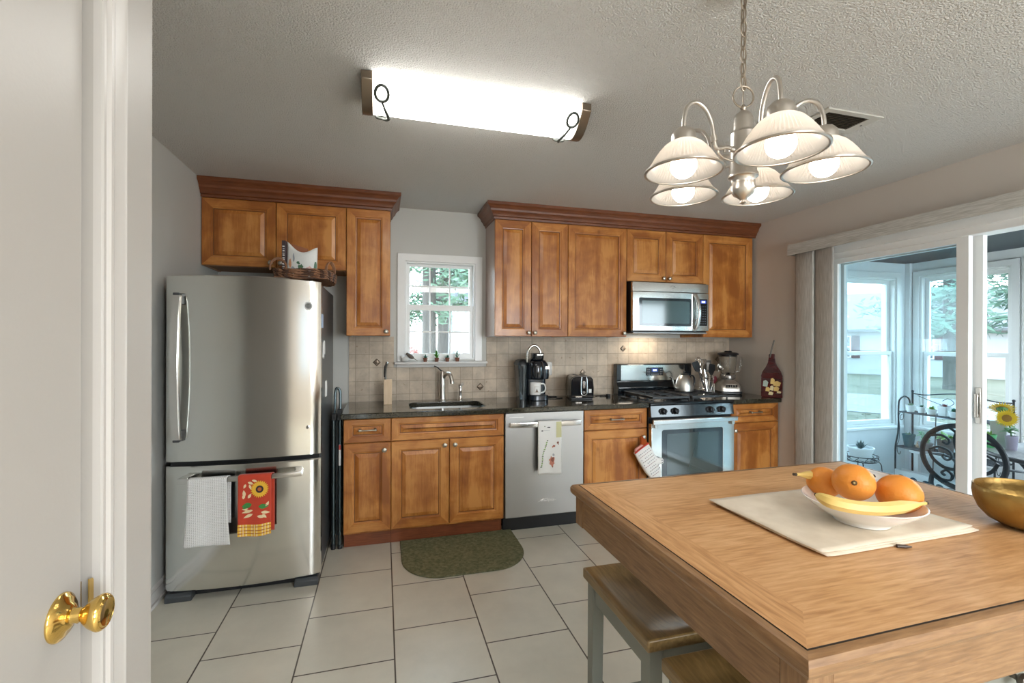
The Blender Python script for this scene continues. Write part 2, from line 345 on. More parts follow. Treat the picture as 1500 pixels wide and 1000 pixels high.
# moulded casing: profile (distance from the opening, projection)
cp = [(.0, 0), (.0, .011), (.004, .013), (.010, .013), (.013, .010), (.017, .010), (.021, .015), (.027, .016), (.033, .014), (.055, .017), (.060, .019), (.066, .016), (.069, .016), (.071, 0)]
m = MB()
m.rings([[(CX+h, KD1+.012+dd, 0) for dd, h in cp], [(CX+h, KD1+.012+dd, 2.06+dd) for dd, h in cp], [(CX+h, KD0-.012-dd, 2.06+dd) for dd, h in cp], [(CX+h, KD0-.012-dd, 0) for dd, h in cp]])
m.box(CX-.114, CX-.022, KD1, KD1+.0118, 0, 2.05).box(CX-.114, CX-.003, KD0-.0118, KD0, 0, 2.05).box(CX-.114, CX-.003, KD0-.0118, KD1+.0118, 2.0502, 2.0618).box(CX-.075, CX-.060, KD1-.012, KD1, 0, 2.05)
struct(m.build('trim_1', WHITEP, ang=25))
# baseboards
bp_ = [(0, 0), (.014, 0), (.014, .055), (.011, .068), (.013, .074), (.008, .086), (0, .092)]
m = MB(); m.rings([[(XL+a, y, z) for a, z in bp_] for y in (CY1, YB)]); m.box(XL+.014, XL+.026, CY1, YB-.01, 0, .018)
struct(m.build('baseboard_left', WHITEP, ang=25))
m = MB(); m.rings([[(XR-a, y, z) for a, z in bp_] for y in (DY1+.08, 3.23)]); struct(m.build('baseboard_right', WHITEP, ang=25))
m = MB(); m.rings([[(XR-a, y, z) for a, z in bp_] for y in (-3.15, DY0-.08)]); struct(m.build('baseboard_rear', WHITEP, ang=25))

# ---------- window over the sink (six over six sashes)
win = struct(MB().prism([(WX0-.061, WZ0-.013), (WX0, WZ0-.013), (WX0, WZ1), (WX1, WZ1), (WX1, WZ0-.013), (WX1+.061, WZ0-.013), (WX1+.061, WZ1+.06), (WX0-.061, WZ1+.06)], 'y', YB-.018, YB-.0005)
             .prism([(WX0, WZ0), (WX1, WZ0), (WX1, WZ1), (WX0, WZ1)], 'y', YB-.004, YB+.12, [[(WX0+.012, WZ0+.012), (WX1-.012, WZ0+.012), (WX1-.012, WZ1-.012), (WX0+.012, WZ1-.012)]]).build('window_1', WHITEV, bev=.003))
def sash(par, x0, x1, z0, z1, y, fr, nx, nz, nm='sash', mw=.012):
    m = MB().prism([(x0, z0), (x1, z0), (x1, z1), (x0, z1)], 'y', y, y+.028, [[(x0+fr[0], z0+fr[1]), (x1-fr[0], z0+fr[1]), (x1-fr[0], z1-fr[2]), (x0+fr[0], z1-fr[2])]])
    gx0, gx1, gz0, gz1 = x0+fr[0], x1-fr[0], z0+fr[1], z1-fr[2]
    for i in range(1, nx): xx = gx0+(gx1-gx0)*i/nx; m.box(xx-mw/2, xx+mw/2, y+.009, y+.019, gz0, gz1)
    for i in range(1, nz): zz = gz0+(gz1-gz0)*i/nz; m.box(gx0, gx1, y+.0085, y+.0195, zz-mw/2, zz+mw/2)
    o = m.build(nm, WHITEV, par, bev=.0015)
    MB().box(gx0-.003, gx1+.003, y+.013, y+.015, gz0-.003, gz1+.003).build('pane', GLASS, o)
    return o
sash(win, WX0+.012, WX1-.012, 1.655, WZ1-.012, YB+.045, (.028, .03, .022), 3, 2, 'upper_sash')
sash(win, WX0+.012, WX1-.012, WZ0+.012, 1.69, YB+.014, (.028, .04, .045), 3, 2, 'lower_sash')
struct(MB().box(.083, .833, YB-.075, YB+.012, 1.208, 1.226).box(.10, .815, YB-.012, YB-.0085, 1.18, 1.208).build('window_sill', WHITEP, win, bev=.004))

# ---------- popcorn-free ceiling register, drawn later; backsplash
splash = thing('tile_backsplash', 'tumbled beige stone tile backsplash with small metal accent diamonds behind the counter', 'backsplash', (1.5, YB-.004, .914))
m = MB()
m.prism([(-.262, .9145), (3.284, .9145), (3.284, 1.4275), (.838, 1.4275), (.838, 1.18), (.079, 1.18), (.079, 1.4275), (-.262, 1.4275)], 'y', YB-.008, YB-.0006)
# tile runs up beside the window casing
m.build('tile_field', SPLASH, splash, smooth=False)
BRZ = mat('bronze_accent_tile', (.30, .24, .19), .35, .9)
for x, z in ((-.053, 1.223), (.784, 1.0105), (2.121, 1.330), (1.72, 1.117), (3.151, 1.223)):
    m = MB(); r = .031; y0 = YB-.0085
    vs = [m.v((x+r*a, y0, z+r*b)) for a, b in ((1, 0), (0, 1), (-1, 0), (0, -1))]; v2 = [m.v((x+r*.72*a, y0-.006, z+r*.72*b)) for a, b in ((1, 0), (0, 1), (-1, 0), (0, -1))]
    c_ = m.v((x, y0-.010, z))
    for k in range(4): m.face((vs[k], vs[(k+1) % 4], v2[(k+1) % 4], v2[k])); m.face((v2[k], v2[(k+1) % 4], c_))
    m.face(vs)
    m.build('accent_tile', BRZ, splash, smooth=False, label='bronze diamond accent tile')

# ---------- sliding glass door
sd = struct(MB().box(XR-.002, XR+.125, DY0, DY0+.05, 0, DZ).box(XR-.002, XR+.125, DY1-.05, DY1, 0, DZ).box(XR-.0015, XR+.1255, DY0+.05, DY1-.05, DZ-.055, DZ)
            .box(XR-.018, XR-.0005, DY0-.05, DY1+.045, DZ-.012, DZ+.07).box(XR-.001, XR+.125, DY0+.05, DY1-.05, 0.001, .03).box(XR-.018, XR-.0005, DY1-.012, DY1+.045, 0, DZ-.0125).build('door_2', WHITEV, bev=.003))
def slider(x, y0, y1, z0, z1, st, nm):
    m = MB().prism([(y0, z0), (y1, z0), (y1, z1), (y0, z1)], 'x', x, x+.036, [[(y0+st, z0+.09), (y1-st, z0+.09), (y1-st, z1-.06), (y0+st, z1-.06)]])
    o = m.build(nm, WHITEV, sd, bev=.002)
    MB().box(x+.016, x+.020, y0+st-.004, y1-st+.004, z0+.086, z1-.056).build('pane', GLASS_B, o)
    return o
slider(XR+.012, 1.905, DY1-.05, .03, DZ-.03, .062, 'fixed_panel')
sp = slider(XR+.068, 1.868, 2.779, .03, DZ-.035, .066, 'sliding_panel')
m = MB().box(XR+.062, XR+.070, 1.876, 1.902, .92, 1.13).box(XR+.050, XR+.064, 1.882, 1.896, .96, .975).box(XR+.050, XR+.064, 1.882, 1.896, 1.075, 1.09).box(XR+.046, XR+.052, 1.880, 1.898, .955, 1.095)
m.build('door_handle', NICKEL, sp, bev=.002)

# ---------- sunroom beyond the sliding door
SN, SE, SF, SZ = 3.845, 5.692, -.15, 2.275
SUNW = mat('sunroom_white_paint', (.84, .85, .86), .5)
SUNF = bricks('sunroom_floor_tile', 'XY', (0, 0), .3, .3, .003, (.62, .62, .6), (.58, .58, .57), (.3, .3, .3), .5, .4)
struct(MB().box(XR+.13, SE+.15, -1.2, SN+.15, SF-.1, SF).build('floor_sunroom', SUNF, smooth=False))
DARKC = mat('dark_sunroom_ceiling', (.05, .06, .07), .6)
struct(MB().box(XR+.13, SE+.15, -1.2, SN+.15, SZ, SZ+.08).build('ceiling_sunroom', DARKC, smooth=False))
NW = (4.43, 5.50, .475, 2.105)
struct(MB().prism([(XR+.13, SF), (SE, SF), (SE, SZ), (XR+.13, SZ)], 'y', SN, SN+.15, [[(NW[0], NW[2]), (NW[1], NW[2]), (NW[1], NW[3]), (NW[0], NW[3])]]).build('wall_sunroom_north', SUNW, smooth=False))
ew = [(2.945, 3.725), (2.03, 2.81), (1.11, 1.89), (.19, .97), (-.75, .04)]
struct(MB().prism([(-1.2, SF), (SN+.15, SF), (SN+.15, SZ), (-1.2, SZ)], 'x', SE, SE+.15, [[(a, .475), (b, .475), (b, 2.12), (a, 2.12)] for a, b in ew]).build('wall_sunroom_east', SUNW, smooth=False))
struct(MB().prism([(XR+.13, SF), (SE, SF), (SE, SZ), (XR+.13, SZ)], 'y', -1.2, -1.08, [[(3.7, .475), (5.4, .475), (5.4, 2.12), (3.7, 2.12)]]).build('wall_sunroom_south', SUNW, smooth=False))
def dh(axis, plane, a0, a1, z0, z1, nm, zm=1.27):
    """double-hung window: casing, two sashes, panes"""
    def pr(m, lo, hi, h0, h1, hole): 
        return m.prism([(lo[0], lo[1]), (hi[0], lo[1]), (hi[0], hi[1]), (lo[0], hi[1])], axis, h0, h1, [[(hole[0], hole[1]), (hole[2], hole[1]), (hole[2], hole[3]), (hole[0], hole[3])]])
    m = MB(); pr(m, (a0-.06, z0-.04), (a1+.06, z1+.06), plane-.02, plane-.0005, (a0, z0, a1, z1)); pr(m, (a0, z0), (a1, z1), plane-.004, plane+.13, (a0+.02, z0+.02, a1-.02, z1-.02))
    o = struct(m.build(nm, WHITEV, bev=.003))
    for k, (b0, b1, off) in enumerate(((zm-.02, z1-.02, .05), (z0+.02, zm+.025, .018))):
        m = MB(); pr(m, (a0+.02, b0), (a1-.02, b1), plane+off, plane+off+.028, (a0+.06, b0+.045, a1-.06, b1-.04))
        s_ = m.build('upper_sash' if k == 0 else 'lower_sash', WHITEV, o, bev=.002)
        m = MB(); m.prism([(a0+.057, b0+.042), (a1-.057, b0+.042), (a1-.057, b1-.037), (a0+.057, b1-.037)], axis, plane+off+.012, plane+off+.015); m.build('pane', GLASS, s_)
    m = MB()
    if axis == 'y': m.box(a0-.07, a1+.07, plane-.05, plane, z0-.03, z0-.005)
    else: m.box(plane-.05, plane, a0-.055, a1+.055, z0-.03, z0-.005)
    m.build('sill', WHITEV, o, bev=.003)
dh('y', SN, NW[0], NW[1], NW[2], NW[3], 'window_2')
for i, (a, b) in enumerate(ew): dh('x', SE, a, b, .475, 2.12, 'window_%d' % (i+3))
struct(MB().box(SE-.05, SE-.001, SN-.05, SN-.001, SF, SZ).build('trim_2', SUNW, bev=.004))
struct(MB().box(XR+.131, SE-.055, SN-.014, SN-.001, SF, SF+.1).box(SE-.014, SE-.001, -1, SN-.055, SF, SF+.1).build('baseboard_sunroom', SUNW))
# sash of the unseen rear window added to let fill light in
m = MB().prism([(1.45, .65), (2.95, .65), (2.95, 2.25), (1.45, 2.25)], 'y', -3.2, -3.145, [[(1.5, .70), (2.18, .70), (2.18, 2.2), (1.5, 2.2)], [(2.22, .70), (2.9, .70), (2.9, 2.2), (2.22, 2.2)]])
struct(m.build('window_9', WHITEV, bev=.003))
# narrow unseen window and shade, added to reflect as a refrigerator highlight
w10 = struct(MB().prism([(.22, .75), (.62, .75), (.62, 2.1), (.22, 2.1)], 'y', -3.2, -3.145, [[(.26, .79), (.58, .79), (.58, 2.06), (.26, 2.06)]]).build('window_10', WHITEV, bev=.003))
SHD = bpy.data.materials.new('added_window_shade'); SHD.use_nodes = True; n = SHD.node_tree; n.nodes.remove(n.nodes['Principled BSDF'])
tl = n.nodes.new('ShaderNodeBsdfTranslucent'); tl.inputs[0].default_value = (.42, .42, .43, 1); n.links.new(tl.outputs[0], n.nodes['Material Output'].inputs[0])
MB().box(.25, .59, -3.19, -3.188, .78, 2.07).build('shade', SHD, w10, smooth=False)
# ============================================================ CABINETS
def rect_ring(x0, x1, z0, z1, i, y): return [(x0+i, y, z0+i), (x1-i, y, z0+i), (x1-i, y, z1-i), (x0+i, y, z1-i)]
def panel_front(par, nm, x0, x1, z0, z1, yf, fr=.056, th=.02, frz=None, label=None):
    """raised-panel front: frame, glazed groove, fielded panel"""
    g = .0015; x0 += g; x1 -= g; z0 += g; z1 -= g
    m = MB(); fz = frz or fr
    def rr(i, y, f=1):
        k = i if i < .02 else fz+(i-fr)
        return [(x0+i, y, z0+k), (x1-i, y, z0+k), (x1-i, y, z1-k), (x0+i, y, z1-k)]
    seq = [(0, yf+th), (0, yf+.003), (.003, yf), (fr, yf), (fr+.004, yf+.006), (fr+.011, yf+.007), (fr+.013, yf+.0105), (fr+.016, yf+.0105), (fr+.040, yf+.002), (fr+.043, yf+.002)]
    if (x1-x0)/2 < fr+.05: seq = seq[:8]+[(fr+.026, yf+.003), (fr+.029, yf+.003)]
    rv = [[m.v(p) for p in rr(i, y)] for i, y in seq]
    for a in range(len(rv)-1):
        for k in range(4): m.face((rv[a][k], rv[a][(k+1) % 4], rv[a+1][(k+1) % 4], rv[a+1][k]), 1 if a in (5, 6) else (2 if (k in (0, 2) and a < 5) else 0))
    m.face(list(reversed(rv[0])), 0); m.face(rv[-1], 0)
    return m.build(nm, [MAPLE, GLAZE, MAPLE_H], par, smooth=False, label=label)
def knob(par, x, z, yf):
    m = MB(); m.lathe([(.0065, 0), (.0055, -.010), (.008, -.013), (.0145, -.017), (.0160, -.021), (.0150, -.025), (.010, -.0285), (.001, -.0295)], (x, yf, z), 'y', 20)
    return m.build('knob', PEWTER, par)
def pull(par, x, z, yf, w=.096):
    m = MB()
    for s_ in (-1, 1): m.lathe([(.011, 0), (.009, -.006), (.006, -.010), (.006, -.022)], (x+s_*w/2, yf, z), 'y', 14)
    m.tube(spline([(x-w/2-.008, yf-.019, z), (x-w/2, yf-.025, z), (x-w/4, yf-.028, z), (x, yf-.029, z), (x+w/4, yf-.028, z), (x+w/2, yf-.025, z), (x+w/2+.008, yf-.019, z)], 5), [.006, .007, .008, .0085, .009, .008, .006, .0052, .0048]+[.0045]*13+[.0048, .0052, .006, .008, .009, .0085, .008, .007, .006], 10)
    return m.build('handle', PEWTER, par)
YF, YU = 3.24, 3.51
def base_cab(label, x0, x1, fronts, side=None):
    r = thing('base_cabinet', label, 'cabinet', ((x0+x1)/2, YF+.3, 0), 0, 'base cabinets under the granite counter')
    m = MB()
    m.box(x0, x0+.018, YF+.022, YB-.001, .105, .874).box(x1-.018, x1, YF+.022, YB-.001, .105, .874).box(x0+.018, x1-.018, YF+.022, YB-.001, .105, .123).box(x0+.018, x1-.018, YB-.015, YB-.001, .123, .874)
    m.box(x0+.018, x1-.018, YF+.022, YF+.041, .70, .73).box(x0+.018, x1-.018, YF+.022, YF+.041, .845, .874).box(x0+.018, x0+.04, YF+.022, YF+.041, .123, .845).box(x1-.04, x1-.018, YF+.022, YF+.041, .123, .845)
    m.build('body', MAPLE, r, smooth=False)
    MB().box(x0, x1, YF+.075, YF+.093, 0, .105).box(x0, x0+.016, YF+.093, YB-.05, 0, .104).box(x1-.016, x1, YF+.093, YB-.05, 0, .104).build('toe_kick', TOE, r, smooth=False)
    for kind, a, b, z0, z1, hw in fronts:
        o = panel_front(r, kind, a, b, z0, z1, YF, .056 if kind == 'door' else .045, frz=.056 if kind == 'door' else .036)
        if hw:
            if hw[0] == 'k': knob(o, hw[1], hw[2], YF)
            else: pull(o, hw[1], hw[2], YF)
    return r
ZD0, ZD1, ZT0, ZT1 = .118, .712, .716, .872
base_cab('narrow maple drawer base cabinet at left end of counter, beside the refrigerator', -.255, .049, [('drawer', -.255, .049, ZT0, ZT1, ('p', -.103, .800)), ('door', -.255, .049, ZD0, ZD1, ('k', .006, .662))])
base_cab('wide maple sink base cabinet with two doors and a long false drawer front', .050, .838, [('drawer_front', .050, .838, ZT0, ZT1, None), ('door', .050, .4435, ZD0, ZD1, ('k', .410, .672)), ('door', .4445, .838, ZD0, ZD1, ('k', .482, .672))])
base_cab('maple drawer base cabinet between dishwasher and range, oven mitt on its knob', 1.466, 2.004, [('drawer', 1.466, 2.004, ZT0, ZT1, ('p', 1.735, .795)), ('door', 1.466, 2.004, ZD0, ZD1, ('k', 1.966, .646))])
base_cab('maple drawer base cabinet at right end of counter, between range and wall', 2.795, 3.285, [('drawer', 2.795, 3.282, ZT0, ZT1, ('p', 3.035, .800)), ('door', 2.795, 3.282, ZD0, ZD1, ('k', 2.828, .652))])

def wall_cab(label, x0, x1, z0, fronts, side_l=False, side_r=False, z1=2.352):
    r = thing('wall_cabinet', label, 'cabinet', ((x0+x1)/2, YB-.16, z0), 0, 'wall cabinets along the back wall')
    m = MB()
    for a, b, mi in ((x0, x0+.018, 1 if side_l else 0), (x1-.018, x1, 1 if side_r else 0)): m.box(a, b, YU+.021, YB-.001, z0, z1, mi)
    m.box(x0+.018, x1-.018, YU+.021, YB-.001, z0+.004, z0+.02, 2).box(x0+.018, x1-.018, YU+.021, YB-.001, z1-.018, z1, 0).box(x0+.018, x1-.018, YB-.012, YB-.001, z0+.02, z1-.018, 2)
    m.box(x0+.018, x1-.018, YU+.021, YU+.04, z0, z0+.03, 0).box(x0+.018, x1-.018, YU+.021, YU+.04, z1-.04, z1-.018, 0)
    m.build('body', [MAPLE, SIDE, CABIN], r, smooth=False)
    for a, b, hw in fronts:
        o = panel_front(r, 'door', a, b, z0, z1-.007, YU, .056)
        if hw: knob(o, hw[0], hw[1], YU)
    return r
wall_cab('low two-door maple wall cabinet above the refrigerator, under dark crown moulding', -1.168, -.261, 1.895, [(-1.168, -.717, (-.748, 1.925)), (-.716, -.261, (-.685, 1.925))])
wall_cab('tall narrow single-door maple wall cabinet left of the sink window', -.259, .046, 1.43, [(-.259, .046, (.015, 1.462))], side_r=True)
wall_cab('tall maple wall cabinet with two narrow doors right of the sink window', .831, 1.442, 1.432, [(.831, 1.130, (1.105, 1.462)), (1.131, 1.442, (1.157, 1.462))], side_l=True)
wall_cab('tall maple wall cabinet with one wide door just left of the microwave', 1.443, 1.973, 1.433, [(1.443, 1.973, (1.945, 1.464))])
wall_cab('short two-door maple wall cabinet directly over the microwave', 1.974, 2.728, 1.905, [(1.974, 2.3505, (2.322, 1.938)), (2.3515, 2.728, (2.379, 1.938))])
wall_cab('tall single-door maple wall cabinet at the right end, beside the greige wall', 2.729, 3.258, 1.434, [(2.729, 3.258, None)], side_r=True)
crp = [(.0, 2.346), (.006, 2.346), (.008, 2.362), (.018, 2.368), (.022, 2.380), (.030, 2.392), (.040, 2.402), (.044, 2.416), (.058, 2.434), (.068, 2.440), (.072, 2.446), (.072, 2.4645), (.0, 2.4645)]
def crown(label, path):
    m = MB()
    r = [[f(d_, z) for d_, z in crp] for f in path]
    m.rings(r)
    o = m.build('crown_moulding', CROWN, ang=20)
    return solo(o, label, 'moulding', 'dark crown mouldings on the wall cabinets', path[0](0, 2.346))
yc = YU+.002
crown('dark cherry crown moulding over the two cabinets left of the sink window', [lambda d, z: (XL+.002, yc-d, z), lambda d, z: (.047+d, yc-d, z), lambda d, z: (.047+d, YB-.002, z)])
crown('long dark cherry crown moulding over the cabinet row right of the sink window', [lambda d, z: (.830-d, YB-.002, z), lambda d, z: (.830-d, yc-d, z), lambda d, z: (XR-.002, yc-d, z)])

# ============================================================ COUNTERTOPS AND SINK
SINK = rrect(.185, .735, 3.318, 3.688, .075, 6)
m = MB(); m.prism([(-.272, 3.21), (2.0045, 3.21), (2.0045, YB-.001), (-.272, YB-.001)], 'z', .876, .914, [SINK])
solo(m.build('countertop', GRANITE, bev=.006), 'long dark granite countertop with the sink, from refrigerator side to range', 'countertop', None, (.87, 3.53, .876))
m = MB().box(2.789, XR-.001, 3.21, YB-.001, .876, .914)
solo(m.build('countertop', GRANITE, bev=.006), 'short dark granite countertop to the right of the range', 'countertop', None, (3.04, 3.53, .876))
sk = thing('undermount_sink', 'stainless undermount kitchen sink bowl below the window', 'sink', (.46, 3.5, .69))
m = MB()
o_ = rrect(.175, .745, 3.308, 3.698, .08, 6)
m.rings([[(x, y, .8755) for x, y in o_], [(x, y, .8755) for x, y in rrect(.187, .733, 3.320, 3.686, .074, 6)], [(x, y, .72) for x, y in rrect(.195, .725, 3.328, 3.678, .07, 6)], [(x, y, .70) for x, y in rrect(.215, .705, 3.348, 3.658, .06, 6)]], cap0=False)
m.build('basin', mat('sink_steel', (.68, .68, .67), .28, 1), sk, solid=.0015)
MB().lathe([(.045, .7008), (.042, .704), (.03, .7025), (.001, .7022)], (.46, 3.5, 0)).build('drain', CHROME, sk)
# faucet
fa = thing('kitchen_faucet', 'brushed nickel single-lever pull-out faucet standing behind the sink', 'faucet', (.455, 3.745, .914))
m = MB(); m.lathe([(.032, .914), (.032, .920), (.025, .926), (.0225, .95), (.0225, 1.03), (.0245, 1.055), (.0225, 1.06), (.0235, 1.085), (.020, 1.135), (.013, 1.152), (.001, 1.157)], (.455, 3.745, 0), seg=28); m.build('body', NICKEL, fa)
m = MB(); m.tube(spline([(.462, 3.738, 1.095), (.475, 3.715, 1.125), (.492, 3.68, 1.138), (.507, 3.65, 1.125), (.515, 3.635, 1.09), (.518, 3.63, 1.06)], 5), [.012, .013, .014, .014, .0145]+[.015]*10+[.0155]*6+[.017]*5, 14); m.build('spout', NICKEL, fa)
m = MB(); m.tube(spline([(.452, 3.748, 1.148), (.435, 3.757, 1.165), (.415, 3.765, 1.183), (.393, 3.772, 1.192)], 5), [.009]*5+[.0075]*5+[.006]*5+[.007], 10, flat=.6); m.build('lever', BLACKP, fa, label='dark lever')
sp_ = thing('side_sprayer', 'small nickel side sprayer standing right of the faucet', 'sprayer', (.598, 3.728, .914))
m = MB(); m.lathe([(.021, .914), (.021, .919), (.016, .925), (.0125, .94), (.0125, .985), (.015, .99), (.0125, .995), (.0135, 1.02), (.015, 1.035), (.012, 1.043), (.001, 1.045)], (.598, 3.728, 0), seg=20); m.build('holder', NICKEL, sp_)
m = MB(); m.tube([(.598, 3.728, 1.036), (.602, 3.715, 1.045), (.607, 3.70, 1.050)], [.011, .013, .0135], 14); m.build('nozzle', CHROME, sp_)

# ============================================================ REFRIGERATOR
FX0, FX1 = -1.118, -.349
fr = thing('refrigerator', 'stainless bottom-freezer refrigerator with curved doors and dark grey sides', 'refrigerator', ((FX0+FX1)/2, 3.22, 0))
m = MB().box(FX0+.004, FX1-.004, 2.925, 3.585, .05, 1.722).box(FX0+.02, FX1-.02, 2.93, 3.55, .012, .05); m.build('cabinet', FRIDGE_SIDE, fr, bev=.006)
def curved_door(nm, z0, z1, crown_=0):
    n = 26; bul = .036; m = MB(); rg = []
    for i in range(n+1):
        u = i/n; x = FX0+(FX1-FX0)*u; t = 1-(2*u-1)**2; yf = 2.862-bul*t
        e = min(u, 1-u)
        if e < .03: yf += .014*(1-e/.03)**2
        zt = z1+crown_*t
        rg.append([(x, 2.922, z0), (x, yf+.004, z0), (x, yf, z0+.004), (x, yf, zt-.006), (x, yf+.006, zt), (x, 2.922, zt-crown_*t*.4)])
    m.rings(rg); return m.build(nm, STEEL, fr, ang=30)
fd = curved_door('fresh_food_door', .7435, 1.736, .012)
zd = curved_door('freezer_drawer', .056, .7195)
MB().box(FX0+.012, FX1-.012, 2.90, 2.926, .06, 1.72).build('door_gasket', BLACKP, fr)
def fy(x): u = (x-FX0)/(FX1-FX0); return 2.862-.036*(1-(2*u-1)**2)
m = MB(); hx = -1.052; pts = []
for i in range(21):
    t = i/20; z = .868+(1.632-.868)*t; b = math.sin(PI*t)**.8
    pts.append((hx, fy(hx)-.030-.030*b, z))
w_ = .026; m.rings([[(p[0]-w_, p[1]+.006, p[2]), (p[0]-w_*.8, p[1]-.008, p[2]), (p[0]+w_*.8, p[1]-.008, p[2]), (p[0]+w_, p[1]+.006, p[2])] for p in pts])
m.build('door_handle', STEEL_P, fd, bev=.004)
for z in (.885, 1.615): MB().box(hx-.016, hx+.016, fy(hx)-.034, fy(hx)+.004, z-.03, z+.03).build('handle_mount', FRIDGE_SIDE, fd, bev=.004)
bx0, bx1, bz = -1.035, -.437, .658
ybar = 2.772
m = MB(); pts = [(bx0+(bx1-bx0)*i/16, ybar+.02*(abs(2*i/16-1)**2.4), bz) for i in range(17)]
m.rings([[(p[0], p[1]+.008, p[2]-.014), (p[0], p[1]-.008, p[2]-.014), (p[0], p[1]-.011, p[2]), (p[0], p[1]-.008, p[2]+.014), (p[0], p[1]+.008, p[2]+.014)] for p in pts]); m.build('drawer_handle', STEEL_P, zd, bev=.003)
for x in (bx0+.02, bx1-.02): MB().box(x-.02, x+.02, ybar+.02, fy(x)+.004, bz-.012, bz+.012).build('handle_mount', STEEL_P, zd, bev=.003)
# round monogram badge
bgx, bgz = -.414, 1.592; by = fy(bgx)
m = MB(); m.lathe([(.0245, .003), (.0245, -.002), (.021, -.0032), (.0160, -.0026)], (bgx, by, bgz), 'y', 28, mi=0, cap1=False); m.lathe([(.0160, -.0024), (.001, -.0024)], (bgx, by, bgz), 'y', 28, mi=1)
BADGE = mat('badge_grey', (.16, .16, .17), .3, .6); SILV = mat('silver_print', (.72, .72, .72), .45)
text_to(m, 'GE', .017, front_mat(bgx, by-.0026, bgz-.006), mi=0)
m.tube([(bgx+.0125*math.cos(2*PI*k/24), by-.0027, bgz+.0125*math.sin(2*PI*k/24)) for k in range(24)], .0009, 6, closed=True, mi=0)
m.build('badge', [SILV, BADGE], fd, label='round silver monogram badge')
m = MB(); m.lathe([(.0105, .003), (.0105, -.002), (.008, -.003), (.001, -.003)], (bgx, by, .902), 'y', 16, a0=.4); m.build('lock_dot', CHROME, fd)
FOOTG = mat('foot_grey', (.05, .055, .06), .45)
for x0 in (FX0+.004, FX1-.135): MB().prism([(2.845, .0), (2.87, -.0), (2.93, .0), (2.93, .048), (2.86, .044), (2.845, .03)], 'x', x0, x0+.125).build('front_foot', FOOTG, fr, bev=.004)
MB().box(FX0+.135, FX1-.14, 2.89, 2.92, .012, .05).build('grille', BLACKP, fr)
# small magnets on the side
def magnet(nm, label, y, z, pts, m_):
    mm = MB(); mm.prism([(y+a, z+b) for a, b in pts], 'x', FX1-.0038, FX1+.004); return solo(mm.build(nm, m_, bev=.001), label, 'magnet', 'magnets on the refrigerator side', (FX1, y, z))
magnet('fridge_magnet', 'white bone-shaped clip magnet high on the refrigerator side', 2.99, 1.345, [(-.018, -.05), (.004, -.06), (.012, -.01), (.02, -.008), (.028, -.03), (.05, -.035), (.055, .0), (.045, .04), (.03, .05), (.02, .02), (.008, .04), (-.006, .03)], WHITEC)
magnet('fridge_magnet', 'small white rectangular clip magnet lower on the refrigerator side', 3.12, 1.095, [(-.02, -.05), (.02, -.05), (.03, .0), (.02, .05), (-.015, .045)], WHITEC)
magnet('fridge_magnet', 'pale blue square magnet near the refrigerator top corner', 2.93, 1.51, [(-.02, -.04), (.025, -.04), (.025, .04), (-.02, .04)], mat('pale_blue', (.35, .45, .62), .4))

# ============================================================ DISHWASHER
dw = thing('dishwasher', 'grey stainless dishwasher with a bar handle and a tea towel hung on it', 'dishwasher', (1.153, 3.5, 0))
MB().box(.846, 1.460, 3.262, 3.82, .10, .872).build('tub', FRIDGE_SIDE, dw)
m = MB().box(.847, 1.459, 3.236, 3.262, .112, .873); dwd = m.build('door', STEEL_D, dw, bev=.004)
m = MB(); pts = [(.875+(1.425-.875)*i/12, 3.192+.018*abs(2*i/12-1)**3, .790) for i in range(13)]
m.rings([[(p[0], p[1]+.008, p[2]-.019), (p[0], p[1]-.007, p[2]-.019), (p[0], p[1]-.010, p[2]), (p[0], p[1]-.007, p[2]+.019), (p[0], p[1]+.008, p[2]+.019)] for p in pts])
for x in (.885, 1.415): m.box(x-.012, x+.012, 3.21, 3.238, .776, .804)
m.build('handle', STEEL_P, dwd, bev=.003)
m = MB(); text_to(m, 'Whirlpool', .026, front_mat(1.17, 3.2352, .212), mi=0); m.tube(spline([(1.10, 3.2354, .213), (1.16, 3.2354, .235), (1.24, 3.2354, .216)], 6), .0012, 6); m.build('maker_mark', CHROME, dwd, smooth=False)
m = MB().box(.878, .985, 3.2345, 3.237, .838, .8435); m.build('vent_mark', WHITEC, dwd, smooth=False)
MB().box(.847, 1.459, 3.295, 3.32, .0, .10).build('kick_plate', BLACKP, dw)

# ============================================================ RANGE
rx0, rx1 = 2.0095, 2.784
rg_ = thing('gas_range', 'freestanding gas range with stainless oven door and black cooktop', 'range', ((rx0+rx1)/2, 3.5, 0))
MB().box(rx0, rx1, 3.235, 3.80, .03, .895).box(rx0+.03, rx1-.03, 3.27, 3.78, 0, .03).build('body', BLACKP, rg_, bev=.002)
TEAL = mat('black_enamel', (.010, .014, .018), .10, coat=.7)
m = MB().prism([(3.192, .900), (3.20, .918), (3.70, .918), (3.70, .896), (3.205, .893)], 'x', rx0-.003, rx1+.003); m.build('cooktop', TEAL, rg_, bev=.003)
m = MB().prism([(3.192, .80), (3.205, .892), (3.235, .894), (3.235, .80)], 'x', rx0, rx1); cpn = m.build('control_panel', TEAL, rg_, bev=.003)
for x in (2.118, 2.226, 2.553, 2.662):
    m = MB(); a = R(-8); c0 = V((x, 3.198, .846)); n_ = V((0, -math.cos(a), -math.sin(a)))
    m.tube([c0-n_*.004, c0+n_*.004, c0+n_*.006, c0+n_*.020], [.027, .027, .022, .020], 24)
    m.tube([c0+n_*.012, c0+n_*.034, c0+n_*.036], [.0200, .0185, .017], 24)
    up = V((1, 0, 0)); k_ = m; q = c0+n_*.020
    m.box(x-.005, x+.005, q.y-.022, q.y, .826, .866)
    m.build('knob', [BLACKP], cpn, bev=.001)
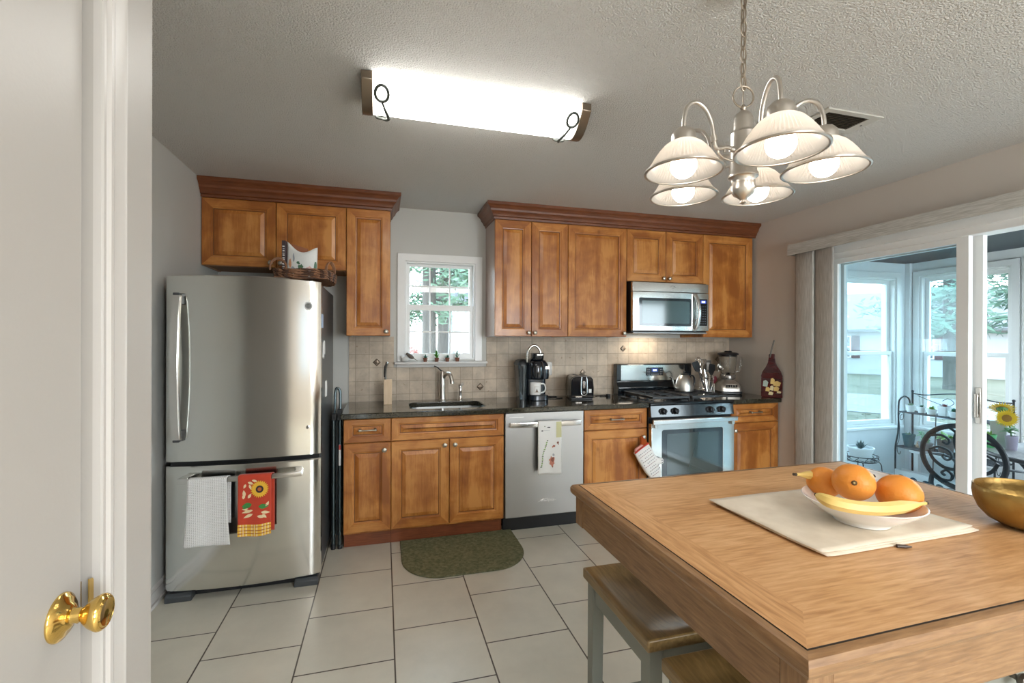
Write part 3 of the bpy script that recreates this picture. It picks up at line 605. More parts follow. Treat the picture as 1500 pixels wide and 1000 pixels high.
# oven door with window and bar handle
m = MB().prism([(rx0+.002, .21), (rx1-.002, .21), (rx1-.002, .752), (rx0+.002, .752)], 'y', 3.188, 3.232, [rrect(2.105, 2.672, .31, .700, .018, 4)]); od = m.build('oven_door', STEEL, rg_, bev=.003)
OVGL = mat('oven_glass', (.012, .02, .026), .05, coat=.8, spec=.8)
m = MB().prism(rrect(2.103, 2.674, .308, .702, .018, 4), 'y', 3.1895, 3.1935); m.build('window_border', OVGL, od)
m = MB().prism(rrect(2.150, 2.628, .345, .668, .006, 3), 'y', 3.1885, 3.1892); m.build('window_glass', mat('oven_window', (.03, .05, .05), .03, coat=1, spec=1), od)
m = MB().prism([(3.150, .752), (3.166, .752), (3.166, .790), (3.155, .792), (3.148, .784)], 'x', rx0-.004, rx1+.002)
for x in (rx0+.03, rx1-.03): m.box(x-.014, x+.014, 3.164, 3.20, .72, .785)
m.build('handle', STEEL_P, od, bev=.003)
MB().box(rx0+.004, rx1-.004, 3.190, 3.232, .035, .20).build('storage_drawer', STEEL, rg_, bev=.003)
# backguard
m = MB().prism([(3.715, .90), (3.80, .90), (3.80, 1.192), (3.752, 1.196), (3.735, 1.188), (3.742, 1.03), (3.705, .985)], 'x', rx0-.005, rx1-.004); bgd = m.build('backguard', TEAL, rg_, bev=.005)
m = MB().prism([(3.7330, 1.182), (3.7365, 1.182), (3.7450, 1.042), (3.7385, 1.042)], 'x', 2.046, 2.702); m.build('stainless_fascia', STEEL, bgd, bev=.001)
m = MB().box(2.300, 2.472, 3.7285, 3.736, 1.085, 1.158); cpd = m.build('display', mat('display_dark', (.02, .025, .035), .2), bgd, bev=.004)
m = MB().box(2.352, 2.415, 3.7272, 3.7284, 1.118, 1.150); m.build('screen', mat('lcd_blue', (.01, .02, .08), .2, emit=(.03, .06, .30), es=.6), cpd)
m = MB()
for k in range(3): m.box(2.366+k*.013, 2.375+k*.013, 3.7264, 3.7271, 1.127, 1.142)
m.build('clock_digits', mat('lcd_digits', (.6, .7, 1), .4, emit=(.7, .8, 1), es=2), cpd, smooth=False)
m = MB()
for k in range(7): m.box(2.345+k*.012, 2.353+k*.012, 3.7278, 3.7284, 1.094, 1.099)
for k in range(3):
    for j in range(2): m.box(2.31+j*.015, 2.316+j*.015, 3.7278, 3.7284, 1.096+k*.02, 1.101+k*.02); m.box(2.44+j*.015, 2.446+j*.015, 3.7278, 3.7284, 1.096+k*.02, 1.101+k*.02)
m.build('buttons', mat('button_grey', (.5, .52, .55), .5), cpd, smooth=False)
m = MB(); text_to(m, 'Whirlpool', .020, Matrix.Translation((2.39, 3.7385, 1.056)) @ Matrix.Rotation(R(90), 4, 'X')); m.build('maker_mark', BADGE, bgd, smooth=False)
# burners and grates
for i, (x, y, r) in enumerate(((2.16, 3.34, .042), (2.64, 3.34, .036), (2.16, 3.58, .036), (2.64, 3.58, .042))):
    m = MB(); m.lathe([(r+.03, .9182), (r+.028, .922), (r+.006, .923), (r, .934), (r*.98, .936)], (x, y, 0), mi=0, cap1=False); m.lathe([(r, .934), (r*.95, .942), (r*.6, .944), (.001, .944)], (x, y, 0), mi=1, cap0=False)
    m.build('burner', [STEEL_P, BLACKM], rg_)
for gx0, gx1 in ((2.045, 2.385), (2.41, 2.75)):
    m = MB(); h = .958; bw = .011
    m.box(gx0, gx1, 3.225, 3.225+bw, h-.02, h).box(gx0, gx1, 3.685-bw, 3.685, h-.02, h).box(gx0, gx0+bw, 3.225+bw, 3.685-bw, h-.02, h).box(gx1-bw, gx1, 3.225+bw, 3.685-bw, h-.02, h).box(gx0+bw, gx1-bw, 3.45, 3.461, h-.02, h)
    xc = (gx0+gx1)/2
    for yc_ in (3.34, 3.57):
        m.box(gx0+bw, xc-.045, yc_-.006, yc_+.006, h-.018, h).box(xc+.045, gx1-bw, yc_-.006, yc_+.006, h-.018, h)
        m.box(xc-.006, xc+.006, yc_+.045, yc_+.104, h-.018, h).box(xc-.006, xc+.006, yc_-.104, yc_-.045, h-.018, h)
    for x in (gx0, gx1-bw):
        for y in (3.225, 3.455, 3.674): m.box(x, x+bw, y, y+bw, .9178, h-.02)
    m.build('grate', BLACKM, rg_, bev=.002)

# ============================================================ MICROWAVE
mx0, mx1, mz0, mz1, my = 1.986, 2.725, 1.474, 1.892, 3.432
mw = thing('over_range_microwave', 'stainless over-the-range microwave with curved handle under short cabinet', 'microwave', ((mx0+mx1)/2, 3.6, mz0))
m = MB().box(mx0+.002, mx1-.002, my+.03, YB-.002, mz0, mz1+.008); m.build('body', BLACKP, mw, bev=.003)
m = MB().box(mx0, mx1, my+.004, my+.03, 1.815, mz1); tv = m.build('vent_panel', STEEL, mw, bev=.003)
m = MB(); cx_ = 2.37
m.tube(spline([(cx_-.03, my+.0035, 1.856), (cx_, my+.0035, 1.868), (cx_+.032, my+.0035, 1.853)], 5), .0014, 6); m.tube(spline([(cx_+.02, my+.0035, 1.866), (cx_+.004, my+.0035, 1.846), (cx_-.012, my+.0035, 1.850)], 5), .0014, 6); m.build('maker_mark', BADGE, tv)
m = MB().prism([(mx0, mz0+.012), (2.598, mz0+.012), (2.598, 1.811), (mx0, 1.811)], 'y', my, my+.03, [rrect(2.046, 2.550, 1.527, 1.760, .012, 4)]); md_ = m.build('door', STEEL, mw, bev=.003)
MB().prism(rrect(2.044, 2.552, 1.525, 1.762, .012, 4), 'y', my+.0015, my+.006).build('window_border', OVGL, md_)
MB().prism(rrect(2.072, 2.530, 1.548, 1.738, .006, 3), 'y', my+.0006, my+.0014).build('window_glass', mat('microwave_window', (.045, .085, .085), .12, coat=1, spec=.8), md_)
m = MB(); pts = []
for i in range(17):
    t = i/16; b = math.sin(PI*t)**.7; pts.append((2.580+.022*b, my-.012-.028*b, 1.487+(1.803-1.487)*t))
m.rings([[(p[0]-.017, p[1]+.008, p[2]), (p[0]-.012, p[1]-.006, p[2]), (p[0]+.012, p[1]-.006, p[2]), (p[0]+.017, p[1]+.008, p[2])] for p in pts])
for z in (1.495, 1.795): m.box(2.567, 2.593, my-.008, my+.002, z-.012, z+.012)
m.build('handle', STEEL_P, md_, bev=.003)
m = MB().box(2.601, mx1, my, my+.03, mz0+.012, 1.811); cp_ = m.build('control_panel', STEEL, mw, bev=.003)
m = MB().box(2.628, 2.708, my-.0015, my+.001, 1.532, 1.762); kp = m.build('keypad', BLACKG, cp_, bev=.001)
m = MB()
for i in range(3):
    for j in range(8): m.box(2.640+i*.022, 2.648+i*.022, my-.0022, my-.0014, 1.548+j*.021, 1.552+j*.021)
m.build('buttons', mat('key_print', (.25, .3, .36), .5), kp, smooth=False)
m = MB().box(2.640, 2.697, my-.0024, my-.0014, 1.724, 1.752); m.build('screen', mat('lcd_blue_bright', (.02, .03, .12), .3, emit=(.05, .09, .5), es=.7), kp)
m = MB()
for k in range(3): m.box(2.652+k*.012, 2.660+k*.012, my-.0032, my-.0025, 1.731, 1.744)
m.build('clock_digits', bpy.data.materials['lcd_digits'], kp, smooth=False)
MB().box(mx0+.01, mx1-.01, my+.01, YB-.01, mz0-.012, mz0-.0005).build('bottom_plate', mat('bottom_grey', (.3, .3, .3), .4, .6), mw)
# cooking light under the microwave (lit in the photo)
l = bpy.data.lights.new('cooktop_light', 'AREA'); l.shape = 'RECTANGLE'; l.size = .22; l.size_y = .06; l.energy = 1.3; l.color = (1, .86, .68)
lo = bpy.data.objects.new('cooktop_light', l); C.objects.link(lo); lo.location = (2.3, 3.70, mz0-.016)
# ============================================================ THINGS ON THE COUNTER
ZC0 = .9142
kb = thing('knife_block', 'pale wooden knife block holding one steel-handled knife, left of the sink', 'knife block', (.031, 3.64, ZC0))
m = MB().prism([(3.605, ZC0), (3.70, ZC0), (3.70, 1.075), (3.605, 1.105)], 'x', .001, .061); m.build('block', wood('pale_beech', (.62, .44, .27), (.70, .52, .34), (.76, .58, .40), rough=.5, knots=False), kb, bev=.002)
kn = thing('kitchen_knife', 'steel-handled knife standing in the pale knife block', 'knife', (.022, 3.65, 1.09))
m = MB(); P_ = spline([(.016, 3.655, 1.096), (.013, 3.65, 1.13), (.014, 3.64, 1.17), (.020, 3.628, 1.21), (.027, 3.62, 1.235)], 5); m.tube(P_, [.011, .0115, .012, .012, .012]+[.0125]*10+[.013, .014, .015, .015, .013, .008], 12, flat=.7)
m.build('handle', BRUSH, kn)
m = MB(); m.tube(spline([(.0075, 3.645, 1.12), (.0065, 3.638, 1.17), (.0125, 3.628, 1.21)], 5), .006, 8); m.build('handle_inset', BLACKP, kn)
# pod coffee maker
KX, KY = 1.185, 3.665
ke = thing('coffee_maker', 'black single-cup pod coffee maker with raised silver handle and water tank', 'coffee maker', (KX, KY, ZC0))
NAVY = mat('gloss_dark_blue_black', (.012, .018, .028), .18, coat=.4)
m = MB(); m.prism(rrect(KX-.055, KX+.125, KY-.02, KY+.115, .04, 5), 'z', ZC0, 1.13)
m.rings([[(x, y, z) for x, y in rrect(KX-.055+a, KX+.125-a, KY-.10+c, KY+.115-a, .045, 5)] for a, c, z in ((0, .0, 1.085), (-.002, -.004, 1.11), (-.002, -.004, 1.16), (.004, .004, 1.205), (.02, .02, 1.235), (.045, .05, 1.25))])
m.build('body', NAVY, ke, bev=.003)
m = MB(); m.prism(rrect(KX-.045, KX+.115, KY-.125, KY+.01, .05, 6), 'z', ZC0, ZC0+.042); m.build('drip_base', NAVY, ke, bev=.004)
m = MB(); m.prism(rrect(KX-.02, KX+.09, KY-.115, KY-.03, .035, 6), 'z', ZC0+.042, ZC0+.046); m.build('drip_grid', BLACKM, ke)
m = MB(); m.rings([[(x, y, z) for x, y in rrect(KX-.132+a, KX-.056, KY-.07+a, KY+.10-a, .028, 5)] for a, z in ((.016, ZC0), (.010, ZC0+.12), (.0, 1.19), (.0, 1.20))]); wt = m.build('water_tank', mat('smoky_tank', (.10, .13, .15), .08, trans=.75, coat=.3), ke)
m = MB(); m.rings([[(x, y, z) for x, y in rrect(KX-.134+a, KX-.054, KY-.072+a, KY+.102-a, .03, 5)] for a, z in ((0, 1.2005), (0, 1.212), (.012, 1.235), (.03, 1.245))]); m.build('tank_lid', BLACKP, wt)
m = MB(); m.lathe([(.055, 1.085), (.06, 1.10), (.06, 1.19), (.05, 1.225), (.03, 1.24), (.001, 1.242)], (KX+.018, KY-.075, 0), seg=28); m.build('brew_head', BLACKG, ke)
m = MB(); m.rings([[(x, y+dy, z) for x, y in rrect(KX-.025, KX+.075, KY-.11, KY-.01, .035, 5)] for dy, z in ((0, 1.242), (-.008, 1.262), (-.012, 1.285), (-.008, 1.298))]); m.build('pod_lid', BLACKG, ke, bev=.003)
m = MB(); P_ = spline([(KX-.058, KY-.05, 1.225), (KX-.056, KY-.055, 1.275), (KX-.045, KY-.06, 1.325), (KX-.012, KY-.064, 1.358), (KX+.022, KY-.066, 1.352), (KX+.046, KY-.068, 1.322), (KX+.052, KY-.07, 1.296)], 6); m.tube(P_, .0105, 12); m.build('lift_handle', STEEL_P, ke)
m = MB().box(KX+.005, KX+.055, KY-.1245, KY-.1215, 1.281, 1.290); m.build('silver_badge', CHROME, ke)
m = MB().box(KX+.083, KX+.118, KY-.102, KY-.098, 1.168, 1.190); m.build('indicator_strip', STEEL_P, ke)
mg = thing('coffee_mug', 'white square-ish mug with a small brown emblem on the coffee maker tray', 'mug', (1.19, 3.585, ZC0+.0465))
m = MB(); mz = ZC0+.0465; m.lathe([(.040, mz), (.044, mz+.003), (.0455, mz+.098), (.044, mz+.10), (.042, mz+.098), (.040, mz+.008), (.001, mz+.006)], (1.19, 3.585, 0), seg=36); mb_ = m.build('cup', WHITE, mg)
m = MB(); m.tube(spline([(1.233, 3.582, mz+.088), (1.262, 3.578, mz+.084), (1.274, 3.576, mz+.055), (1.266, 3.577, mz+.025), (1.233, 3.582, mz+.012)], 6), .0058, 10); m.build('handle', WHITE, mg)
EMB = mat('emblem_brown', (.16, .10, .06), .5); EMG = mat('emblem_grey', (.62, .58, .52), .5)
m = MB()
def on_mug(a, z, r=.0452): return (1.19+r*math.sin(a), 3.585-r*math.cos(a), mz+z)
def arcquad(a0, a1, z0, z1, mi, r): 
    for i in range(6):
        b0 = a0+(a1-a0)*i/6; b1 = a0+(a1-a0)*(i+1)/6; m.poly([on_mug(b0, z0, r), on_mug(b1, z0, r), on_mug(b1, z1, r), on_mug(b0, z1, r)], mi)
arcquad(-.5, .42, .018, .070, 0, .0458); arcquad(-.44, .36, .023, .065, 2, .0462)
arcquad(-.28, .20, .024, .030, 1, .0466); arcquad(-.22, .14, .0305, .037, 1, .0466); arcquad(-.15, .07, .0375, .045, 1, .0466); arcquad(-.07, -.01, .0455, .052, 1, .0466)
m.build('emblem', [EMG, EMB, WHITE], mb_, smooth=False, nofix=True)
def cord(label, pts, r=.0035):
    m = MB(); m.tube(spline(pts, 7), r, 7); o = m.build('power_cord', BLACKP); return solo(o, label, 'cord', 'power cords on the counter', (pts[0][0], pts[0][1], ZC0))
cz = ZC0+.0038
cord('black power cord looped on the counter beside the coffee maker', [(1.317, 3.72, cz+.012), (1.35, 3.70, cz), (1.42, 3.72, cz), (1.44, 3.76, cz), (1.40, 3.775, cz), (1.345, 3.755, cz), (1.34, 3.69, cz+.007), (1.40, 3.645, cz), (1.455, 3.66, cz)])
cord('black power cord lying on the counter right of the toaster', [(1.772, 3.74, cz+.01), (1.80, 3.73, cz), (1.85, 3.745, cz), (1.89, 3.735, cz), (1.90, 3.70, cz), (1.86, 3.685, cz), (1.82, 3.70, cz)])
m = MB().box(1.872, 1.90, 3.655, 3.683, ZC0, ZC0+.022); solo(m.build('cord_plug', BLACKP, bev=.003), 'small black plug lying on the counter by the toaster cord', 'plug', None, (1.886, 3.669, ZC0))
# wall outlets
def outlet(x0, x1, z0, z1, label):
    r = thing('wall_outlet', label, 'outlet', ((x0+x1)/2, YB-.008, z0), 0, 'outlet plates on the backsplash')
    MB().box(x0, x1, YB-.0135, YB-.0078, z0, z1).build('plate', bpy.data.materials.get('outlet_steel') or mat('outlet_steel', (.34, .33, .31), .4, .7), r, bev=.002)
    MB().box(x0+(x1-x0)*.28, x1-(x1-x0)*.28, YB-.0155, YB-.0134, z0+(z1-z0)*.2, z1-(z1-z0)*.2).build('rocker', WHITEC, r, bev=.001)
outlet(1.352, 1.425, 1.098, 1.214, 'outlet plate on the backsplash half hidden by the coffee maker')
outlet(3.000, 3.072, 1.100, 1.216, 'outlet plate on the backsplash behind the cooking utensils')
# toaster (end-on, facing the room slightly to the right)
to = thing('toaster', 'black and dark steel toaster with a chrome lever loop on its end', 'toaster', (1.615, 3.675, ZC0), R(-14))
m = MB(); ta = mat('toaster_shell', (.045, .04, .036), .2, .35, coat=.3)
def tsec(y, a): return [(x*(1-.02*a), y, z) for x, z in [(-.098, .012), (-.100, .10), (-.094, .165), (-.078, .186), (-.05, .192), (.05, .192), (.078, .186), (.094, .165), (.100, .10), (.098, .012)]]
m.rings([tsec(-.13, 1), tsec(-.125, 0), tsec(.125, 0), tsec(.13, 1)]); m.build('shell', ta, to, world=False, ang=30)
m = MB(); m.rings([[(x*s_, y, (z-.1)*s_+.1) for x, y, z in tsec(y0, 0)] for y0, s_ in ((-.131, .97), (-.150, .95), (-.158, .86))]); te = m.build('end_panel', BLACKG, to, world=False, ang=30)
m = MB().box(-.088, .088, -.14, .12, 0, .013); m.build('base', BLACKP, to, world=False, bev=.003)
m = MB(); m.tube(spline([(-.008, -.160, .188), (-.012, -.164, .14), (-.012, -.165, .07), (-.008, -.165, .045), (.012, -.165, .034), (.032, -.165, .045), (.036, -.165, .07), (.036, -.164, .14), (.032, -.160, .188)], 5), .0065, 8); m.build('lever_loop', CHROME, te, world=False)
m = MB().box(.002, .022, -.170, -.158, .095, .155); m.build('lever', CHROME, te, world=False, bev=.003)
m = MB(); m.lathe([(.012, -.158), (.012, -.172), (.010, -.175), (.001, -.175)], (.012, 0, .062), 'y', 16); m.build('dial', CHROME, te, world=False)
m = MB().box(.052, .075, -.1605, -.157, .058, .088); m.build('button_panel', WHITEC, te, world=False)
m = MB().box(-.055, -.005, -.1605, -.157, .020, .028); m.build('maker_plate', CHROME, te, world=False)
m = MB()
for x in (-.032, .032): m.box(x-.014, x+.014, -.11, .11, .1905, .1935)
m.build('slot', BLACKP, to, world=False)
# gooseneck kettle on the rear right burner
kz0 = .9585; kt = thing('kettle', 'brushed steel gooseneck kettle on the rear right burner', 'kettle', (2.565, 3.55, kz0))
m = MB(); m.lathe([(.076, 0), (.080, .004), (.080, .02), (.077, .05), (.069, .085), (.055, .118), (.040, .138), (.034, .143), (.001, .144)], (2.565, 3.55, kz0), seg=36); m.build('body', BRUSH, kt)
m = MB(); m.lathe([(.035, .1435), (.034, .149), (.02, .154), (.006, .156), (.006, .163), (.011, .168), (.010, .176), (.001, .178)], (2.565, 3.55, kz0), seg=24); m.build('lid', BLACKP, kt)
m = MB(); m.tube(spline([(2.494, 3.545, kz0+.028), (2.462, 3.54, kz0+.034), (2.447, 3.538, kz0+.065), (2.437, 3.536, kz0+.10), (2.420, 3.534, kz0+.125), (2.398, 3.532, kz0+.130)], 6), [.0095]*6+[.008]*12+[.007]*12+[.0065], 12); m.build('spout', STEEL_P, kt)
m = MB(); m.tube(spline([(2.615, 3.56, kz0+.12), (2.655, 3.565, kz0+.135), (2.680, 3.568, kz0+.115), (2.684, 3.57, kz0+.075), (2.672, 3.57, kz0+.03)], 6), .0095, 10, flat=.7); m.build('handle', BLACKP, kt)
# wire utensil caddy and utensils
UX, UY = 2.858, 3.62
ca = thing('utensil_caddy', 'chrome wire caddy crammed with cooking utensils beside the range', 'utensil holder', (UX, UY, ZC0))
m = MB()
for k, z in enumerate((ZC0+.003, ZC0+.03, ZC0+.055, ZC0+.12, ZC0+.16)): m.tube([(p[0], p[1], z) for p in circ(UX, UY, .062, 28)], .0022, 6, closed=True)
for k in range(10): a = 2*PI*k/10; m.cyl((UX+.062*math.cos(a), UY+.062*math.sin(a), ZC0+.003), (UX+.062*math.cos(a), UY+.062*math.sin(a), ZC0+.16), .0018, seg=6)
for k in range(-2, 3): h = math.sqrt(.062**2-(k*.022)**2); m.cyl((UX+k*.022, UY-h, ZC0+.003), (UX+k*.022, UY+h, ZC0+.003), .0015, seg=6)
m.build('wire_basket', CHROME, ca)
def utensil(nm, label, ax, ay, tx, ty, tz, head, mh, mhead, rh=.0055):
    b = V((UX+ax, UY+ay, ZC0+.008)); t = V((UX+tx, UY+ty, ZC0+tz)); d = (t-b).normalized()
    r = thing(nm, label, 'utensil', b, 0, 'utensils in the wire caddy')
    m = MB(); m.tube([b, b+(t-b)*.5, t], [rh, rh*1.05, rh*.7], 8); m.build('handle', mh, r)
    s_ = V((d.z, 0, -d.x)).normalized(); n_ = d.cross(s_); m = MB()
    if head == 'turner':
        P = lambda u, w, k=0: t+d*u+s_*w+n_*k
        for w0, w1 in ((-.032, -.022), (-.014, -.005), (.005, .014), (.022, .032)): m.rings([[P(0, w0*.6, -.001), P(0, w1*.6, -.001), P(0, w1*.6, .001), P(0, w0*.6, .001)], [P(.085, w0, -.001), P(.085, w1, -.001), P(.085, w1, .001), P(.085, w0, .001)]])
        m.rings([[P(.08, -.032, -.0012), P(.08, .032, -.0012), P(.08, .032, .0012), P(.08, -.032, .0012)], [P(.095, -.032, -.0012), P(.095, .032, -.0012), P(.095, .032, .0012), P(.095, -.032, .0012)]])
        m.rings([[P(-.005, -.02, -.0012), P(-.005, .02, -.0012), P(-.005, .02, .0012), P(-.005, -.02, .0012)], [P(.006, -.022, -.0012), P(.006, .022, -.0012), P(.006, .022, .0012), P(.006, -.022, .0012)]])
    elif head == 'whisk':
        for k in range(6):
            a = PI*k/6; q = s_*math.cos(a)+n_*math.sin(a)
            m.tube(spline([t, t+d*.03+q*.018, t+d*.075+q*.03, t+d*.105, t+d*.075-q*.03, t+d*.03-q*.018, t], 5), .0012, 5)
    elif head == 'ladle':
        cm = t+d*.022; rm = V((0, 0, 1)).rotation_difference(V((.25, -.75, .6))).to_matrix()
        m.rings([[cm+rm @ V((.036*math.cos(2*PI*k/20)*f, .036*math.sin(2*PI*k/20)*f, h)) for k in range(20)] for f, h in ((.15, -.028), (.6, -.024), (.9, -.011), (1, .004), (.94, .004), (.85, -.010), (.5, -.021), (.1, -.025))])
    elif head == 'flat':
        P = lambda u, w, k=0: t+d*u+s_*w+n_*k
        m.rings([[P(u, -w, -.003), P(u, w, -.003), P(u, w, .003), P(u, -w, .003)] for u, w in ((-.01, .008), (.01, .028), (.05, .034), (.085, .032), (.09, .026))])
    elif head == 'spoon':
        m.rings([[t+d*u+s_*(.024*w*math.cos(2*PI*k/14))+n_*(.008*w*math.sin(2*PI*k/14)) for k in range(14)] for u, w in ((-.005, .15), (.01, .6), (.03, 1), (.05, .9), (.066, .45), (.07, .1))])
    m.build('head', mhead, r)
utensil('slotted_turner', 'black slotted turner leaning left in the wire caddy', -.015, -.02, -.095, .0, .215, 'flat', BLACKP, BLACKP)
utensil('wire_whisk', 'steel balloon whisk standing at the back of the wire caddy', .0, .02, -.038, .045, .235, 'whisk', STEEL_P, CHROME)
utensil('slotted_spatula', 'steel slotted spatula standing upright in the wire caddy', .01, .01, -.005, .03, .225, 'turner', STEEL_P, STEEL_P)
utensil('black_spatula', 'black wide spatula leaning right in the wire caddy', .015, -.02, .04, -.01, .185, 'flat', BLACKP, BLACKP)
utensil('ladle', 'steel ladle leaning far right out of the wire caddy', .02, .0, .125, -.01, .225, 'ladle', STEEL_P, STEEL_P, .0035)
utensil('serving_spoon', 'steel serving spoon standing in the front of the wire caddy', -.01, -.035, -.03, -.04, .13, 'spoon', STEEL_P, STEEL_P)
utensil('red_handled_spatula', 'dark red spatula low in the wire caddy', .02, -.03, .035, -.045, .10, 'spoon', BLACKP, mat('dark_red_silicone', (.12, .012, .02), .5))
utensil('steel_turner', 'solid steel turner with white blade in the wire caddy', .03, .0, .06, -.02, .125, 'flat', STEEL_P, STEEL_P)
# blender
BX, BY = 3.105, 3.64
bl = thing('blender', 'silver blender with clear glass jar and black lid in the corner', 'blender', (BX, BY, ZC0), R(-22))
def sq(s, r, n=5): return rrect(-s, s, -s, s, r, n)
m = MB(); m.rings([[(x, y, z) for x, y in sq(s_, .03)] for s_, z in ((.094, 0), (.100, .006), (.100, .022), (.097, .026))]); m.build('foot', BLACKP, bl, world=False)
m = MB(); m.rings([[(x, y-dy, z) for x, y in sq(s_, min(.03, s_*.6))] for s_, dy, z in ((.099, 0, .0262), (.097, 0, .055), (.088, .0, .085), (.070, -.004, .112), (.058, -.004, .122), (.054, -.004, .13))]); bb = m.build('motor_base', mat('silver_paint', (.50, .47, .43), .28, .85), bl, world=False, ang=50)
m = MB(); m.rings([[(-.058, -.0985, .052), (.058, -.0985, .052), (.044, -.083, .092), (-.044, -.083, .092)], [(-.058, -.1005, .052), (.058, -.1005, .052), (.044, -.085, .0925), (-.044, -.085, .0925)]])
m.build('control_plate', STEEL_P, bb, world=False, smooth=False)
m = MB()
for k in range(5): x = -.042+k*.021; m.rings([[(x-.007, -.0975, .066), (x+.007, -.0975, .066), (x+.007, -.089, .084), (x-.007, -.089, .084)], [(x-.007, -.1015, .066), (x+.007, -.1015, .066), (x+.007, -.093, .085), (x-.007, -.093, .085)]])
m.build('buttons', BLACKP, bb, world=False, smooth=False)
m = MB(); m.lathe([(.052, .1305), (.064, .136), (.066, .15), (.066, .168), (.060, .176)], (0, .004, 0), seg=32); m.build('jar_collar', mat('smoked_silver', (.35, .34, .33), .25, .8), bl, world=False)
JG = mat('jar_glass', (.95, .97, .97), .03, trans=1, ior=1.28)
m = MB(); m.lathe([(.050, .1765), (.060, .19), (.070, .26), (.077, .352), (.079, .356), (.0745, .354), (.068, .26), (.0575, .195), (.048, .182)], (0, .004, 0), seg=32, cap0=False, cap1=False); jr = m.build('glass_jar', JG, bl, world=False)
m = MB(); m.tube(spline([(.074, .004, .335), (.105, .004, .338), (.118, .004, .31), (.112, .004, .25), (.098, .004, .21), (.066, .004, .20)], 6), .009, 10); m.build('jar_handle', JG, jr, world=False)
m = MB(); m.lathe([(.018, .178), (.014, .19), (.003, .194), (.001, .196)], (0, .004, 0), seg=12)
for k in range(4): a = PI/2*k+.3; m.prism([(0, .0), (.03*math.cos(a)-.006*math.sin(a), .03*math.sin(a)+.006*math.cos(a)), (.034*math.cos(a), .034*math.sin(a))], 'z', .193, .1945)
m.build('blades', BLACKM, jr, world=False)
m = MB(); m.lathe([(.074, .345), (.074, .3565), (.088, .358), (.092, .364), (.090, .372), (.070, .380), (.034, .384), (.032, .392), (.028, .396), (.001, .396)], (0, .004, 0), seg=36); m.build('lid', BLACKP, bl, world=False)
# bottle-shaped serving board leaning on the right wall
sb = thing('serving_board', 'dark red wine-bottle-shaped glass serving board with painted cheeses, at counter end', 'serving board', (3.232, 3.262, ZC0), R(-56))
def bottle(sx=1, i=0):
    h = [(-.100+i, .006+i), (-.094, i), (.094, i), (.100-i, .006+i), (.101-i, .19), (.086-i, .225), (.058-i, .262), (.037-i, .300), (.029-i, .345), (.028-i, .372-i), (.022-i, .378-i)]
    h = [(x*.82, z) for x, z in h]
    return h+[(-x, z) for x, z in reversed(h[4:])]
m = MB(); prof = bottle(); m.prism(prof, 'y', -.005, .005)
RED = mat('dark_red_glass', (.09, .006, .006), .08, coat=.8, var=(3, (.028, .005, .008), 2, (1, 1, 5))); so_ = m.build('board', RED, sb, world=False, bev=.002)
m = MB()
chs = [((-.085, .09, .05, .06), 1), ((-.012, .115, .04, .055), 0), ((.015, .10, .07, .045), 0), ((-.06, .05, .045, .04), 0), ((-.015, .06, .035, .045), 2), ((.02, .055, .05, .045), 0), ((-.03, .022, .045, .03), 2), ((.05, .04, .04, .02), 2)]
for (x, z, w2, h2), mi in chs:
    x *= .8; w2 *= .85
    m.prism([(x, z+h2*.1), (x+w2*.8, z), (x+w2, z+h2*.7), (x+w2*.55, z+h2), (x+w2*.1, z+h2*.85)], 'y', -.0062, -.0050, mi=mi)
m.build('painted_cheeses', [mat('cheese_yellow', (.72, .50, .18), .4), mat('cheese_blue_grey', (.42, .50, .45), .4), mat('cheese_cream', (.75, .64, .38), .4)], so_, world=False, smooth=False)
m = MB(); m.tube([(-.012, -.008, .345), (-.004, -.008, .40), (.010, -.008, .455), (.016, -.008, .482)], [.0055, .006, .0065, .006], 8); m.tube([(.016, -.008, .480), (.020, -.008, .496)], [.009, .006], 8)
kf = solo(m.build('cheese_knife', mat('dark_pewter', (.13, .12, .105), .5, .3)), 'slim dark metal cheese knife stuck behind the red serving board neck', 'knife')
kf.location = sb.location; kf.rotation_euler = sb.rotation_euler
# leans back a little towards the wall
# ---------- window sill: bird figurine and four potted plants
SILL = 1.2265
bd = thing('bird_figurine', 'small white and brown bird figurine at the left end of the window sill', 'figurine', (.185, 3.785, SILL))
m = MB(); m.sphere((.163, 3.785, SILL+.023), .024, (1.25, .9, .95)); m.sphere((.143, 3.78, SILL+.038), .014); m.build('white_bird', mat('white_glaze', (.66, .66, .64), .35), bd)
m = MB(); rm = Matrix.Rotation(R(35), 3, 'Y'); m.sphere((.205, 3.78, SILL+.046), .022, (1.5, .85, .8), rot=rm); m.sphere((.183, 3.775, SILL+.062), .0125); m.tube([(.225, 3.782, SILL+.033), (.262, 3.788, SILL+.008)], [.009, .003], 8, flat=.5); m.tube([(.173, 3.77, SILL+.062), (.166, 3.768, SILL+.060)], [.004, .001], 6)
m.build('brown_bird', mat('brown_glaze', (.13, .10, .08), .4), bd)
POT = mat('terracotta_brown', (.19, .075, .045), .65); SOIL = mat('soil', (.05, .035, .025), .9)
GR = [mat('leaf_blue_green', (.06, .19, .13), .5), mat('leaf_bright_green', (.10, .33, .05), .5), mat('leaf_dark_green', (.04, .16, .09), .5)]
def leaf(m, b, d, L, w, curl=.3, mi=0):
    d = V(d).normalized(); s_ = d.cross(V((0, 0, 1))); s_ = s_.normalized() if s_.length > .01 else V((1, 0, 0)); b = V(b); up = s_.cross(d)
    pts = []
    for t, ww in ((0, .35), (.3, 1), (.65, .85), (1, .04)):
        c = b+d*L*t-up*0-V((0, 0, 1))*curl*L*t*t; pts.append((c-s_*w*ww, c+up*w*.25*ww, c+s_*w*ww))
    vs = [[m.v(p) for p in q] for q in pts]
    for a, c in zip(vs, vs[1:]):
        m.face((a[0], a[1], c[1], c[0]), mi); m.face((a[1], a[2], c[2], c[1]), mi)
